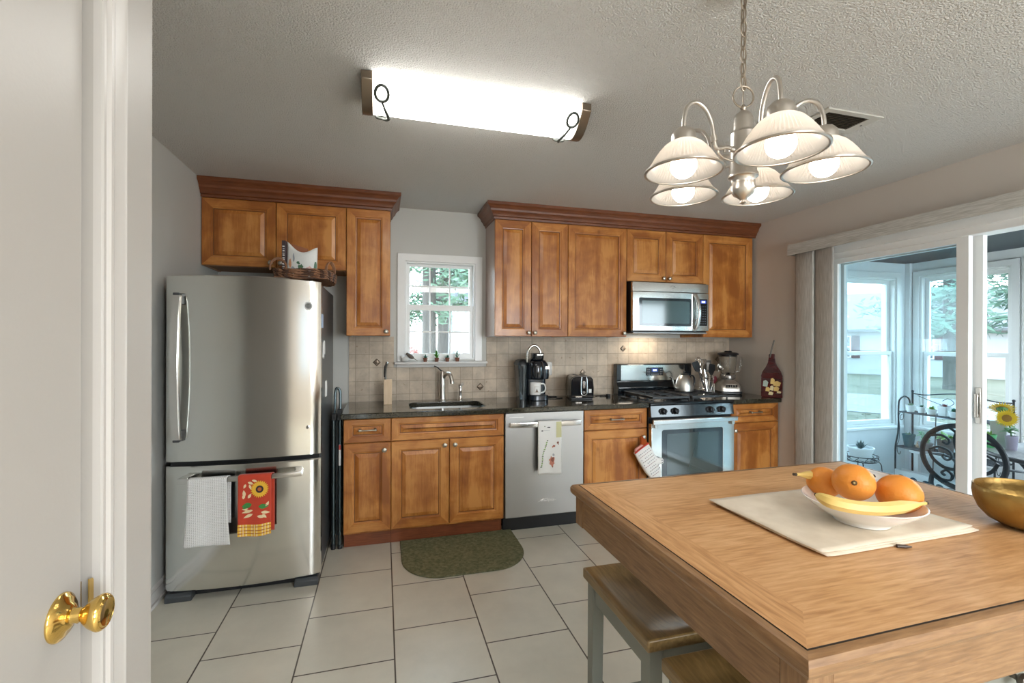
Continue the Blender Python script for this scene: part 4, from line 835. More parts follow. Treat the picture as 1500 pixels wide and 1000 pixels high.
def small_pot(x, label, kind):
    r = thing('potted_plant', label, 'plant', (x, 3.785, SILL), 0, 'four small pots on the sink window sill')
    m = MB(); m.lathe([(.014, 0), (.0165, .022), (.0185, .024), (.019, .032), (.017, .032), (.016, .026), (.001, .026)], (x, 3.785, SILL), seg=20); m.build('pot', POT, r)
    m = MB(); rnd = random.Random(int(x*1000))
    for k in range(22 if kind != 1 else 16):
        a = rnd.uniform(0, 2*PI); e = rnd.uniform(.35, 1.35); L = rnd.uniform(.028, .045) * (1.15 if kind == 2 else 1)
        z = .026+(rnd.uniform(0, .035) if kind else 0)
        leaf(m, (x, 3.785, SILL+z), (math.cos(a)*math.cos(e), math.sin(a)*math.cos(e), math.sin(e)), L, .004 if kind != 1 else .009, .1)
    if kind == 1: m.tube([(x, 3.785, SILL+.02), (x-.004, 3.785, SILL+.10)], .0015, 5)
    m.build('leaves', GR[0 if kind == 0 else 1 if kind == 1 else 2], r, smooth=False, nofix=True)
small_pot(.323, 'spiky blue-green succulent in the leftmost small brown pot on the sill', 0)
small_pot(.415, 'taller bright green plant in the second small brown pot on the sill', 1)
small_pot(.500, 'spiky plant in the third small brown pot on the sill', 0)
small_pot(.582, 'upright green sprig in the rightmost small brown pot on the sill', 2)

# ============================================================ ON TOP OF THE REFRIGERATOR
WB = mat('wicker_brown', (.16, .07, .035), .6, var=(40, (.30, .15, .08), 2, (1, 1, 1)))
FT = 1.7505
ba = thing('wicker_tray', 'low brown wicker tray with hoop handles on top of the refrigerator', 'basket', (-.465, 3.10, FT))
bx, by_ = -.455, 3.06; hw, hd = .155, .20
m = MB(); N = 72
for lv in range(5):
    z = FT+.006+lv*.0098
    for ph in (0, 1):
        pts = []
        for k in range(N):
            a = 2*PI*k/N; sx = abs(math.cos(a))**.6*(1 if math.cos(a) > 0 else -1); sy = abs(math.sin(a))**.6*(1 if math.sin(a) > 0 else -1)
            rr_ = 1+.034*math.sin(14*a+PI*(lv+ph)+.4*math.sin(3*a+lv))
            pts.append((bx+hw*sx*rr_*(1+.01*lv), by_+hd*sy*rr_*(1+.01*lv), z+.0045*math.cos(14*a+PI*(lv+ph))+.003*math.sin(5*a+2*lv)))
        m.tube(pts, .0052, 6, closed=True, mi=(lv+ph) % 2)
for k in range(18):
    a = 2*PI*(k+.5)/18; sx = abs(math.cos(a))**.6*(1 if math.cos(a) > 0 else -1); sy = abs(math.sin(a))**.6*(1 if math.sin(a) > 0 else -1)
    m.cyl((bx+hw*sx, by_+hd*sy, FT+.002), (bx+hw*sx*1.05, by_+hd*sy*1.05, FT+.056), .0035, seg=6)
m.box(bx-hw*.93, bx+hw*.93, by_-hd*.93, by_+hd*.93, FT+.001, FT+.006)
m.build('woven_tray', [WB, mat('wicker_dark', (.065, .028, .016), .6)], ba)
for cx_, cy_, a in ((bx-hw*.78, by_-hd*.90, R(12)), (bx+hw*.95, by_-hd*.55, R(62))):
    m = MB(); ux, uy = math.cos(a), math.sin(a)
    for o_ in (0, .005, -.005): m.tube(spline([(cx_+ux*t+uy*o_, cy_+uy*t-ux*o_, FT+.045+zz+o_*.6) for t, zz in ((-.042, 0), (-.038, .032), (-.020, .056), (0, .063), (.020, .056), (.038, .032), (.042, 0))], 5), .0046, 6)
    m.build('hoop_handle', WB, ba)
bk = thing('magazine', 'glossy magazine with white flower cover standing in the wicker tray', 'magazine', (-.472, 3.02, FT+.008), R(-4), )
m = MB(); m.grid(lambda u, v: (-.085+.17*u, -.012-.02*math.sin(PI*u)+.015*v, .002+(.225-.050*math.sin(PI*min(1, u*1.02))**1.2-.03*u)*v), 14, 10)
MAGW = mat('magazine_cover', (.62, .64, .62), .3, coat=.3, var=(9, (.80, .80, .77), 3, (1, 1, 1)))
ck = m.build('cover', MAGW, bk, world=False, solid=.003)
m = MB()
def mg_pt(u, v, off=-.003): return (-.085+.17*u, -.012-.02*math.sin(PI*u)+.015*v+off, .002+(.225-.050*math.sin(PI*min(1, u*1.02))**1.2-.03*u)*v)
def blob(cx, cy, rx, ry, mi, seed, n=14):
    rnd = random.Random(seed); m.poly([mg_pt(cx+rx*math.cos(2*PI*k/n)*rnd.uniform(.6, 1.15), cy+ry*math.sin(2*PI*k/n)*rnd.uniform(.6, 1.15), -.0035-.0003*mi) for k in range(n)], mi)
blob(.48, .42, .10, .14, 0, 1); blob(.40, .58, .06, .07, 0, 2); blob(.75, .36, .11, .10, 1, 3); blob(.12, .46, .06, .14, 2, 4); blob(.94, .36, .05, .22, 0, 5); blob(.24, .68, .035, .15, 3, 6); blob(.22, .34, .08, .06, 3, 7); blob(.6, .28, .12, .05, 0, 8); blob(.62, .36, .05, .05, 1, 9)
m.build('flower_print', [mat('print_green', (.07, .16, .09), .4), mat('print_pink', (.66, .42, .38), .4), mat('print_orange', (.62, .30, .16), .4), mat('print_grey', (.30, .33, .36), .4)], ck, world=False, smooth=False, nofix=True)
m = MB().box(-.107, -.087, -.03, .006, .0, .226); sp2 = m.build('spine', mat('spine_dark', (.05, .035, .04), .4), bk, world=False)
m = MB(); rnd = random.Random(4); [m.box(-.104+.002*rnd.random(), -.0915, -.0308, -.0302, .045+.013*k, .045+.013*k+rnd.choice((.004, .007, .009))) for k in range(12)]; m.build('spine_lettering', mat('spine_white', (.7, .68, .66), .5), sp2, world=False, smooth=False)
m = MB(); m.rings([[(-.555, 3.062, FT+.012), (-.43, 3.052, FT+.012), (-.43, 3.080, FT+.012), (-.555, 3.090, FT+.012)], [(-.555, 3.075, FT+.235), (-.45, 3.068, FT+.205), (-.45, 3.085, FT+.205), (-.555, 3.092, FT+.235)]])
solo(m.build('booklet', mat('booklet_rust', (.32, .12, .06), .5)), 'rust coloured booklet behind the magazine in the wicker tray', 'booklet', None, (-.50, 3.07, FT+.012))

# ============================================================ FOLDED STEP LADDER between refrigerator and cabinets
ld = thing('step_ladder', 'folded dark metal step ladder with loop handle, stored between refrigerator and cabinet', 'ladder', (-.30, 3.33, 0))
LM = mat('ladder_metal', (.10, .13, .14), .25, .8); LX0, LX1 = -.333, -.271
m = MB(); m.tube(spline([(LX0+.012, 3.33, .02), (LX0+.013, 3.33, .5), (LX0+.016, 3.34, .95), (LX0+.020, 3.345, 1.05), (LX0+.031, 3.345, 1.072), (LX1-.014, 3.345, 1.05), (LX1-.012, 3.34, .95), (LX1-.012, 3.33, .82)], 6), .0095, 10); m.build('loop_frame', LM, ld)
m = MB(); m.tube([(LX0+.011, 3.312, .012), (LX0+.011, 3.312, .865)], .0125, 12); m.tube([(LX1-.010, 3.305, .012), (LX1-.010, 3.305, .865)], .0115, 12); m.build('front_rail', LM, ld)
m = MB().box(LX0+.024, LX1-.022, 3.33, 3.62, .08, .86); m.build('step_stack', mat('ladder_dark', (.02, .028, .032), .4), ld, bev=.004)
m = MB().box(LX0, LX0+.03, 3.297, 3.35, .862, .905).box(LX1-.028, LX1-.0005, 3.292, 3.35, .862, .935); m.build('hinge', BLACKP, ld, bev=.003)
for x in (LX0+.011, LX1-.010): m = MB(); m.lathe([(.016, 0), (.016, .022), (.0135, .03)], (x, 3.309, 0), seg=14); m.build('foot', BLACKP, ld)
m = MB().box(LX1-.0165, LX1-.0035, 3.2925, 3.2935, .56, .70); lb = m.build('label', WHITEC, ld)
m = MB().box(LX1-.0160, LX1-.004, 3.2918, 3.2925, .665, .698); m.build('warning_stripe', mat('warn_red', (.5, .04, .03), .5), lb)

# ============================================================ TEXTILES
def hang_towel(nm, label, x0, x1, yb, zb, zf, zk, mat_, rbar=.018, flare=.0, wav=.004, nw=1.5, thick=.004, ph=0):
    r = thing(nm, label, 'towel', ((x0+x1)/2, yb, zf))
    L = zb+rbar-zf
    def S(u, t, off=0):  # front sheet, t in 0..1 from the top down
        w2 = wav*(.15+t)*math.sin(2*PI*nw*u+ph)*min(1, t*3)
        return (x0+(x1-x0)*u+flare*(u-.5)*t*t, yb-rbar-.002-w2+off, zb+rbar*.4-(L-rbar*.6)*t+.004*math.sin(5*u+ph)*t)
    def F(u, v):
        if v < .25: t = 1-v/.25; p = (x0+(x1-x0)*u+.010, yb+rbar+.001, zb-(zb-zk)*t)
        elif v < .4: a = PI*(v-.25)/.15; p = (x0+(x1-x0)*u+.010*(1-(v-.25)/.15), yb+(rbar+.002)*math.cos(a), zb+(rbar*.7)*math.sin(a)+rbar*.4*(v-.25)/.15)
        else: p = S(u, (v-.4)/.6)
        return p
    m = MB(); m.grid(F, 22, 50); o = m.build('cloth', mat_, r, solid=thick, ang=80)
    return r, o, S
WAF = mat('white_waffle_cotton', (.78, .77, .76), .9, sheen=.3)
n_ = WAF.node_tree; t_ = n_.nodes.new('ShaderNodeTexCoord'); s3 = n_.nodes.new('ShaderNodeSeparateXYZ'); n_.links.new(t_.outputs['Object'], s3.inputs[0])
acc = None
for ch in ('X', 'Z'):
    a = n_.nodes.new('ShaderNodeMath'); a.operation = 'MULTIPLY'; a.inputs[1].default_value = 2*PI/.0085; n_.links.new(s3.outputs[ch], a.inputs[0]); b = n_.nodes.new('ShaderNodeMath'); b.operation = 'SINE'; n_.links.new(a.outputs[0], b.inputs[0])
    if acc is None: acc = b
    else:
        c = n_.nodes.new('ShaderNodeMath'); c.operation = 'MAXIMUM'; n_.links.new(acc.outputs[0], c.inputs[0]); n_.links.new(b.outputs[0], c.inputs[1]); acc = c
bp2 = n_.nodes.new('ShaderNodeBump'); bp2.inputs['Strength'].default_value = .7; bp2.inputs['Distance'].default_value = .002; n_.links.new(acc.outputs[0], bp2.inputs['Height']); n_.links.new(bp2.outputs[0], n_.nodes['Principled BSDF'].inputs['Normal'])
hang_towel('dish_towel', 'white waffle-weave towel hanging on the left of the freezer handle', -.975, -.795, ybar, .660, .322, .42, WAF, flare=.035, wav=.006, nw=1.0, ph=.6)
REDC = mat('red_cotton', (.55, .055, .022), .9, sheen=.3, var=(12, (.48, .045, .018), 2, (1, 1, 1)))
tr_, to_, S = hang_towel('kitchen_towel', 'red towel with sunflower print and plaid hem on the freezer handle', -.742, -.583, ybar, .662, .352, .36, REDC, wav=.005, nw=1.3, ph=2.2)
m = MB(); AR = .159/.31
def dec(pts, mi, off): m.poly([S(a, b, off) for a, b in pts], mi)
def pet(cx, cy, a, L, w2, mi, off, n=5):
    ca_, sa = math.cos(a), math.sin(a); o_ = []
    for s_ in (1, -1):
        for k in range(n+1):
            t = k/n if s_ == 1 else 1-k/n; ww = w2*math.sin(PI*(t**.8))*s_
            o_.append((cx+(ca_*L*t-sa*ww)/.159, cy+(sa*L*t+ca_*ww)/.31))
    dec(o_, mi, off)
# plaid hem
for i in range(12):
    u0, u1 = i/12, (i+1)/12; dec([(u0, .80), (u1, .80), (u1, .995), (u0, .995)], 1, -.0036)
for u in (.08, .25, .42, .58, .75, .92): dec([(u-.022, .80), (u+.022, .80), (u+.022, .995), (u-.022, .995)], 3, -.0040)
for v_ in (.84, .90, .95):
    for i in range(12): u0, u1 = i/12, (i+1)/12; dec([(u0, v_-.008), (u1, v_-.008), (u1, v_+.008), (u0, v_+.008)], 6, -.0043)
for u in (.16, .5, .83): dec([(u-.012, .80), (u+.012, .80), (u+.012, .995), (u-.012, .995)], 2, -.0045)
for k in range(26): a = 2*PI*k/26; pet(.66, .215, a, .046, .0075, 1, -.0046-.0002*(k % 2))
dec([(.66+.019/.159*math.cos(2*PI*k/20), .215+.019/.31*math.sin(2*PI*k/20)) for k in range(20)], 4, -.0056)
dec([(.66+.010/.159*math.cos(2*PI*k/16), .215+.010/.31*math.sin(2*PI*k/16)) for k in range(16)], 6, -.0060)
for (x, y, a, L, w2, mi) in ((.42, .46, 2.9, .05, .014, 5), (.62, .50, .1, .05, .013, 5), (.35, .46, 2.5, .04, .010, 5), (.20, .33, 4.6, .035, .008, 2), (.30, .36, 5.3, .03, .007, 2), (.16, .37, 4.9, .03, .007, 2),
                             (.45, .56, 2.9, .055, .008, 2), (.45, .62, 2.7, .05, .008, 2), (.58, .66, .2, .045, .008, 2), (.70, .60, .2, .045, .008, 2), (.40, .55, 3.2, .045, .007, 2), (.74, .64, .8, .03, .007, 2),
                             (.42, .53, 3.0, .035, .010, 7), (.30, .09, .4, .03, .007, 2), (.34, .13, 1.2, .03, .006, 2), (.42, .06, .3, .03, .006, 2), (.24, .12, 2.0, .025, .006, 2), (.85, .52, 5.2, .03, .007, 2)): pet(x, y, a, L, w2, mi, -.0042-.0004*(mi == 5))
m.build('printed_pattern', [REDC, mat('sun_yellow', (.78, .44, .04), .8), mat('print_cream', (.78, .60, .36), .8), mat('plaid_gold', (.80, .62, .28), .8), mat('seed_brown', (.035, .02, .025), .8), mat('leaf_print_green', (.05, .22, .05), .8), mat('plaid_rust', (.42, .12, .03), .8), mat('berry_red', (.42, .04, .02), .8)], to_, smooth=False, nofix=True)
# dish towel on the dishwasher
WTOW = mat('white_cotton', (.80, .79, .77), .9, sheen=.3)
tr2, to2, S2 = hang_towel('tea_towel', 'white tea towel with turkey and vine print on the dishwasher handle', 1.078, 1.258, 3.200, .800, .428, .55, WTOW, rbar=.016, wav=.003, nw=1.2, thick=.003, ph=.4)
m = MB()
def dec2(pts, mi, off=-.003): m.poly([S2(a, b, off) for a, b in pts], mi)
def blob2(cx, cy, rx, ry, mi, seed, off=-.003, n=10):
    rnd = random.Random(seed); dec2([(cx+rx*math.cos(2*PI*k/n)*rnd.uniform(.6, 1.15), cy+ry*math.sin(2*PI*k/n)*rnd.uniform(.6, 1.15)) for k in range(n)], mi, off)
for k in range(16):
    t = k/15; x = .40-.28*t**.7+.02*math.sin(9*t); y = .36+.50*t; blob2(x, y, .035+.01*(k % 2), .014, 0 if k % 3 else 1, k)
blob2(.60, .76, .14, .105, 2, 31, n=16); blob2(.62, .72, .07, .05, 3, 32, -.0036); blob2(.66, .63, .05, .03, 4, 33, -.0034); blob2(.62, .86, .03, .02, 3, 34, -.0036)
blob2(.68, .46, .06, .022, 5, 35); blob2(.62, .48, .03, .016, 2, 36, -.0036); blob2(.84, .40, .05, .026, 3, 37); blob2(.86, .43, .025, .012, 5, 38, -.0036)
blob2(.28, .08, .03, .010, 1, 40); blob2(.46, .10, .08, .014, 6, 41); blob2(.17, .165, .06, .012, 6, 42); dec2([(.25, .160), (.5, .158), (.5, .163), (.25, .166)], 4)
for k in range(6): dec2([(.775+.225*(k/6), .0), (.775+.225*((k+1)/6), .0), (.775+.225*((k+1)/6), .30), (.775+.225*(k/6), .30)], 7, -.0026)
m.build('printed_pattern', [mat('vine_green', (.22, .38, .10), .8), mat('vine_dark', (.10, .14, .06), .8), mat('turkey_rose', (.52, .20, .14), .8), mat('turkey_brown', (.26, .10, .07), .8), mat('turkey_grey', (.42, .42, .45), .8), mat('acorn_red', (.40, .14, .10), .8), mat('ink_black', (.04, .04, .045), .8), mat('sage_stripe', (.60, .58, .34), .8)], to2, smooth=False, nofix=True)
# oven mitt on the cabinet knob
ov = thing('oven_mitt', 'white oven mitt with rows of small dark motifs and red lining, hung on cabinet knob', 'oven mitt', (1.955, 3.20, .62))
MW = mat('mitt_cotton', (.80, .77, .74), .9)
axd = V((.52, 0, -.854)).normalized(); axs = V((axd.z, 0, -axd.x))*-1
o0 = V((1.905, 3.168, .578))
def mp_(u, v, y=0): return o0+axs*u+axd*v+V((0, y, 0))
outl = [(-.068, 0), (.068, 0), (.072, .06), (.070, .12), (.085, .150), (.112, .172), (.116, .196), (.098, .210), (.072, .200), (.060, .196), (.056, .235), (.040, .272), (.010, .288), (-.025, .280), (-.052, .250), (-.066, .19), (-.070, .10)]
cen = V((.0, .14, 0)); rg = []
for s_, y in ((.965, .014), (1, .006), (1, -.006), (.965, -.014), (.80, -.022), (.5, -.026)): rg.append([mp_(cen.x+(u-cen.x)*s_, cen.y+(v-cen.y)*s_, y) for u, v in outl])
m = MB(); m.rings(rg); mi_ = m.build('mitt_body', MW, ov, ang=60)
m = MB(); rnd = random.Random(3)
for r_ in range(11):
    v0 = .03+r_*.0225
    for c in range(7 if r_ < 9 else 5):
        u = -.052+c*.0165+(.004 if r_ % 2 else 0)
        if r_ >= 6 and u < -.045: continue
        k = r_ % 4; h = .0045; w3 = .0045
        pts = [(u-w3, v0+h), (u+w3, v0+h), (u, v0-h)] if k in (0, 2) else [(u-w3*1.3, v0-h*.5), (u+w3*1.3, v0-h*.5), (u+w3*1.3, v0+h*.6), (u-w3*1.3, v0+h*.6)]
        dist = max(abs((v0-.14)/.14), abs(u/.07)); y = -.0275 if dist < .5 else -.0245 if dist < .8 else -.018
        m.poly([mp_(a, b, y) for a, b in pts], {0: 0, 1: 1, 2: 2, 3: 3}[k])
for (u, v) in ((.080, .165), (.094, .178), (.088, .192), (.104, .190), (.075, .182)): m.poly([mp_(u-.005, v-.004, -.0225), mp_(u+.005, v-.004, -.0225), mp_(u+.004, v+.004, -.0225), mp_(u-.004, v+.004, -.0225)], 2)
m.build('printed_motifs', [mat('motif_navy', (.05, .06, .10), .8), mat('motif_grey_red', (.34, .20, .20), .8), mat('motif_dark', (.10, .10, .12), .8), mat('motif_brown', (.22, .16, .14), .8)], mi_, smooth=False, nofix=True)
m = MB(); m.tube([mp_(-.068, .002, -.012), mp_(-.02, -.004, -.019), mp_(.03, -.004, -.019), mp_(.069, .002, -.012)], .006, 8); m.build('red_binding', mat('binding_red', (.52, .05, .03), .8), ov)
m = MB(); m.rings([[mp_(-.060, .002, -.010), mp_(.030, .0, -.014), mp_(.03, .0, .012), mp_(-.060, .002, .010)], [mp_(-.045, -.02, -.006), mp_(.02, -.018, -.008), mp_(.02, -.018, .010), mp_(-.045, -.02, .008)]]); m.build('lining', mat('lining_pink', (.72, .36, .32), .9), ov)
m = MB(); m.rings([[mp_(.005, -.004, -.012), mp_(.068, .0, -.010), mp_(.068, .0, .010), mp_(.005, -.004, .012)], [(1.940, 3.217, .645), (1.952, 3.215, .650), (1.952, 3.230, .650), (1.940, 3.230, .645)]]); m.tube([(1.946, 3.225, .648), (1.958, 3.221, .653), (1.966, 3.219, .664), (1.972, 3.222, .650), (1.956, 3.226, .640)], .003, 6)
m.build('hanging_loop', mat('loop_rust', (.50, .10, .02), .8), ov)
# kitchen mat
m = MB(); poly = [(.098, 3.305), (.908, 3.305)]; Rr = .235
poly = [(.112, 3.302)]+[(.112+Rr-Rr*math.cos(R(90)*k/12), 2.735+.27-.27*math.sin(R(90)*k/12)) for k in range(13)]+[(.905-Rr+Rr*math.sin(R(90)*k/12), 2.735+.27-.27*math.cos(R(90)*k/12)) for k in range(13)]+[(.905, 3.302)]
m.prism(poly, 'z', .001, .010)
MATM = mat('green_comfort_mat', (.095, .105, .048), .75, var=(55, (.22, .205, .115), 6, (1, 1, 1)), bump=(90, .6, .004, (1, 1, 1)))
solo(m.build('kitchen_mat', MATM, bev=.003), 'mottled olive green mat with rounded front corners in front of the sink base', 'mat', None, (.5, 3.0, 0.001))
# ============================================================ CEILING FIXTURES
fl = thing('ceiling_light', 'long fluorescent ceiling light with bronze scrolled end caps, glowing white', 'ceiling light', (.40, 2.09, ZC))
DIFF = mat('glowing_diffuser', (.9, .9, .9), .4, emit=(1, .99, .95), es=FLUO)
def fsec(x, g=0):
    pts = []
    for k in range(15):
        t = k/14; y = 1.925-g+(.235+2*g)*t; z = ZC-.012-(.075+g)*(math.sin(PI*(.12+.76*t))-math.sin(PI*.12))/(1-math.sin(PI*.12))-.022*(1)
        pts.append((x, y, z))
    return [(x, 1.925-g, ZC-.0005)]+pts+[(x, 2.16+g, ZC-.0005)]
m = MB(); m.rings([fsec(-.045), fsec(.855)]); m.build('diffuser', DIFF, fl, ang=30)
BRONZE = mat('brushed_bronze', (.22, .175, .13), .35, .9); DKP = mat('dark_scroll_metal', (.07, .075, .065), .5, .6)
for x0, x1, s_ in ((-.090, -.046, 1), (.856, .900, -1)):
    m = MB(); m.rings([fsec(x0, .006), fsec(x1, .006)]); cp = m.build('end_cap', BRONZE, fl, ang=30, bev=.003)
    m = MB(); xe = x1 if s_ == 1 else x0
    sc = fsec(0, .016)[1:-1]
    def on(t, dx): i = min(13.999, t*14); k = int(i); f = i-k; a, b = V(sc[k]), V(sc[k+1]); p = a+(b-a)*f; return V((xe+s_*dx, p.y, p.z))
    ring = lambda t0, dx0, rt, rx: [on(t0+rt*math.sin(2*PI*k/20), dx0+rx*math.cos(2*PI*k/20)) for k in range(20)]
    m.tube(ring(.14, .036, .085, .026), .0062, 8, closed=True)
    m.tube(spline([on(.225, .036), on(.36, .052), on(.52, .064), on(.66, .050), on(.75, .036)], 6), [.005]*6+[.0065]*12+[.005]*7, 8)
    m.tube(ring(.815, .036, .06, .024), .0060, 8, closed=True); m.tube(ring(.92, .036, .045, .022), .005, 8, closed=True)
    m.build('scroll', DKP, cp)
# chandelier
HX, HY = 1.023, 1.140
ch = thing('chandelier', 'brushed nickel five-arm chandelier with ribbed white glass bell shades over the table', 'chandelier', (HX, HY, ZC))
ANT = mat('antique_nickel', (.42, .36, .29), .35, 1)
m = MB(); m.lathe([(.062, ZC-.0005), (.062, ZC-.010), (.052, ZC-.022), (.02, ZC-.032), (.006, ZC-.040), (.001, ZC-.042)], (HX, HY, 0), seg=32); m.build('canopy', mat('dark_bronze', (.12, .08, .06), .35, .8), ch)
m = MB(); z = ZC-.040; i = 0
while z > 2.155:
    L = .046; pts = []
    for k in range(20):
        a = 2*PI*k/20; o_ = .0085*math.cos(a); zz = z-L/2+(L/2+.003)*math.sin(a)
        pts.append((HX+(o_ if i % 2 == 0 else 0), HY+(o_ if i % 2 else 0), zz))
    m.tube(pts, .0024, 6, closed=True); z -= L-.006; i += 1
m.tube([(HX+.003+.002*math.sin(k), HY+.003, ZC-.04-(ZC-.04-2.07)*k/20) for k in range(21)], .0018, 5)
m.build('chain', ANT, ch)
m = MB(); m.tube([(HX+.030*math.cos(2*PI*k/32)*cr.x, HY+.030*math.cos(2*PI*k/32)*cr.y, 2.118+.031*math.sin(2*PI*k/32)) for k in range(32)], .0028, 8, closed=True); m.lathe([(.004, 2.095), (.009, 2.085), (.006, 2.078), (.012, 2.072)], (HX, HY, 0), seg=16); m.build('hanging_ring', ANT, ch)
m = MB(); m.lathe([(.001, 2.077), (.012, 2.075), (.022, 2.066), (.027, 2.052), (.028, 2.020), (.030, 2.012), (.0365, 2.008), (.0365, 1.892), (.041, 1.888), (.041, 1.880), (.034, 1.876), (.031, 1.862), (.034, 1.845), (.028, 1.830), (.012, 1.818), (.007, 1.812), (.009, 1.805), (.001, 1.800)], (HX, HY, 0), seg=36); m.build('column', NICKEL, ch, ang=50)
SHADE = bpy.data.materials.new('ribbed_white_glass'); SHADE.use_nodes = True; n = SHADE.node_tree; n.nodes.remove(n.nodes['Principled BSDF'])
d1 = n.nodes.new('ShaderNodeBsdfDiffuse'); d1.inputs[0].default_value = (.80, .78, .75, 1); t1 = n.nodes.new('ShaderNodeBsdfTranslucent'); t1.inputs[0].default_value = (.88, .84, .79, 1); g1 = n.nodes.new('ShaderNodeBsdfGlossy'); g1.inputs['Roughness'].default_value = .08
m1 = n.nodes.new('ShaderNodeMixShader'); m1.inputs[0].default_value = .70; m2 = n.nodes.new('ShaderNodeMixShader'); m2.inputs[0].default_value = .06
n.links.new(d1.outputs[0], m1.inputs[1]); n.links.new(t1.outputs[0], m1.inputs[2]); n.links.new(m1.outputs[0], m2.inputs[1]); n.links.new(g1.outputs[0], m2.inputs[2]); n.links.new(m2.outputs[0], n.nodes['Material Output'].inputs[0])
BULBM = mat('lit_globe_bulb', (.9, .88, .85), .3, emit=(1, .93, .84), es=BULB)
RA = .205
for k in range(5):
    a = R(-92+72*k)-.2699; ca_, sa = math.cos(a), math.sin(a)
    def P(r, z, t=0): return (HX+r*ca_-t*sa, HY+r*sa+t*ca_, z)
    m = MB(); m.tube(spline([P(.030, 1.958), P(.060, 1.962), P(.088, 1.955), P(.098, 1.962), P(.103, 1.985), P(.112, 2.03), P(.135, 2.066), P(.165, 2.078), P(.192, 2.062), P(.203, 2.025), P(RA, 1.985)], 5), .0062, 10)
    m.tube(spline([P(.036, 1.925), P(.060, 1.928), P(.080, 1.935), P(.088, 1.950), P(.080, 1.962), P(.068, 1.958), P(.066, 1.946)], 5), .0035, 8)
    m.cyl(P(.1015, 1.974), P(.1045, 1.990), .010, .0095, 14); m.cyl(P(.032, 1.958), P(.046, 1.960), .009, .0075, 14)
    arm = m.build('arm', NICKEL, ch)
    m = MB(); m.lathe([(.001, 2.002), (.010, 2.001), (.022, 1.996), (.031, 1.986), (.034, 1.976), (.034, 1.958), (.030, 1.956)], P(RA, 0), seg=28); m.build('shade_fitter', NICKEL, arm, ang=50)
    NS = 120; prof = [(.031, 1.962), (.040, 1.958), (.052, 1.948), (.066, 1.932), (.078, 1.915), (.088, 1.898), (.098, 1.884), (.1045, 1.878)]
    inner = [(r-.0035, z-.002) for r, z in reversed(prof)]
    m = MB(); c0 = V(P(RA, 0)); rg = []
    for idx, (r, z) in enumerate(prof+inner):
        rib = .0020 if 1 < (idx if idx < 8 else 15-idx) < 7 else 0
        rg.append([c0+V(((r+rib*math.cos(60*2*PI*q/NS))*math.cos(2*PI*q/NS), (r+rib*math.cos(60*2*PI*q/NS))*math.sin(2*PI*q/NS), z)) for q in range(NS)])
    m.rings(rg, closed=True); sh = m.build('glass_shade', SHADE, arm, ang=60)
    m = MB(); m.lathe([(.1010, 1.8775), (.1050, 1.8805), (.1085, 1.8785), (.1085, 1.8745), (.1045, 1.8725), (.1005, 1.8740), (.1010, 1.8775)], P(RA, 0), seg=48, cap0=False, cap1=False); m.build('rim_band', NICKEL, sh)
    m = MB(); m.sphere(P(RA, 1.893), .036, seg=24, rn=14); m.cyl(P(RA, 1.925), P(RA, 1.956), .014, seg=14); m.build('bulb', BULBM, arm)
# ceiling register
vt = thing('ceiling_vent', 'white rectangular ceiling air vent with dark louvres behind the chandelier', 'vent', (2.16, 1.735, ZC))
vx0, vx1, vy0, vy1 = 1.95, 2.285, 1.650, 1.830
m = MB().prism([(vx0, vy0), (vx1, vy0), (vx1, vy1), (vx0, vy1)], 'z', ZC-.008, ZC-.0005, [[(vx0+.035, vy0+.03), (vx1-.055, vy0+.03), (vx1-.055, vy1-.03), (vx0+.035, vy1-.03)]]); m.build('frame', mat('vent_frame', (.56, .53, .48), .5), vt, bev=.002)
MB().box(vx0+.034, vx1-.054, vy0+.029, vy1-.029, ZC-.002, ZC-.0004).build('duct', mat('duct_dark', (.03, .025, .02), .8), vt)
m = MB()
for k in range(9):
    y = vy0+.036+k*.0125; m.prism([(y, ZC-.0075), (y+.001, ZC-.0075), (y+.006, ZC-.0022), (y+.005, ZC-.0022)], 'x', vx0+.036, vx1-.056)
m.build('louvre', mat('louvre_brown', (.12, .09, .06), .5), vt, smooth=False)
m = MB(); m.lathe([(.005, ZC-.008), (.0045, ZC-.0095), (.001, ZC-.010)], (vx1-.028, (vy0+vy1)/2, 0), seg=12); m.build('screw', BLACKP, vt)

# ============================================================ VERTICAL BLIND
vb = thing('vertical_blind', 'grey-white textured vertical blind drawn back beside the sliding door under a valance', 'blind', (3.2, 2.85, 0))
BLI = mat('textured_vane_fabric', (.44, .42, .38), .8, var=(75, (.66, .64, .605), 4, (3, 3, .14)), bump=(60, .3, .002, (2, 2, .2)))
BLH = mat('textured_valance_fabric', (.44, .42, .38), .8, var=(75, (.66, .64, .605), 4, (3, .14, 3)), bump=(60, .3, .002, (2, .2, 2)))
m = MB().box(3.192, 3.200, .70, 3.068, 2.102, 2.187).box(3.200, XR-.001, 3.060, 3.068, 2.102, 2.187).box(3.200, XR-.001, .70, .708, 2.102, 2.187); m.build('valance', BLH, vb, smooth=False)
m = MB().box(3.222, 3.262, .72, 3.05, 2.125, 2.165).box(3.262, XR-.001, 1.0, 1.04, 2.13, 2.16).box(3.262, XR-.001, 2.6, 2.64, 2.13, 2.16); m.build('head_rail', WHITEV, vb)
for k, (y0, y1, x0, x1) in enumerate(((2.842, 3.018, 3.212, 3.220), (2.670, 2.843, 3.205, 3.224), (2.85, 3.012, 3.232, 3.246), (2.70, 2.86, 3.240, 3.254), (2.86, 3.005, 3.256, 3.266))):
    m = MB(); m.grid(lambda u, v: (x0+(x1-x0)*u-.008*math.sin(PI*u), y0+(y1-y0)*u, .035+(2.128-.035)*v), 10, 6); m.build('vane', BLI, vb, solid=.0015)

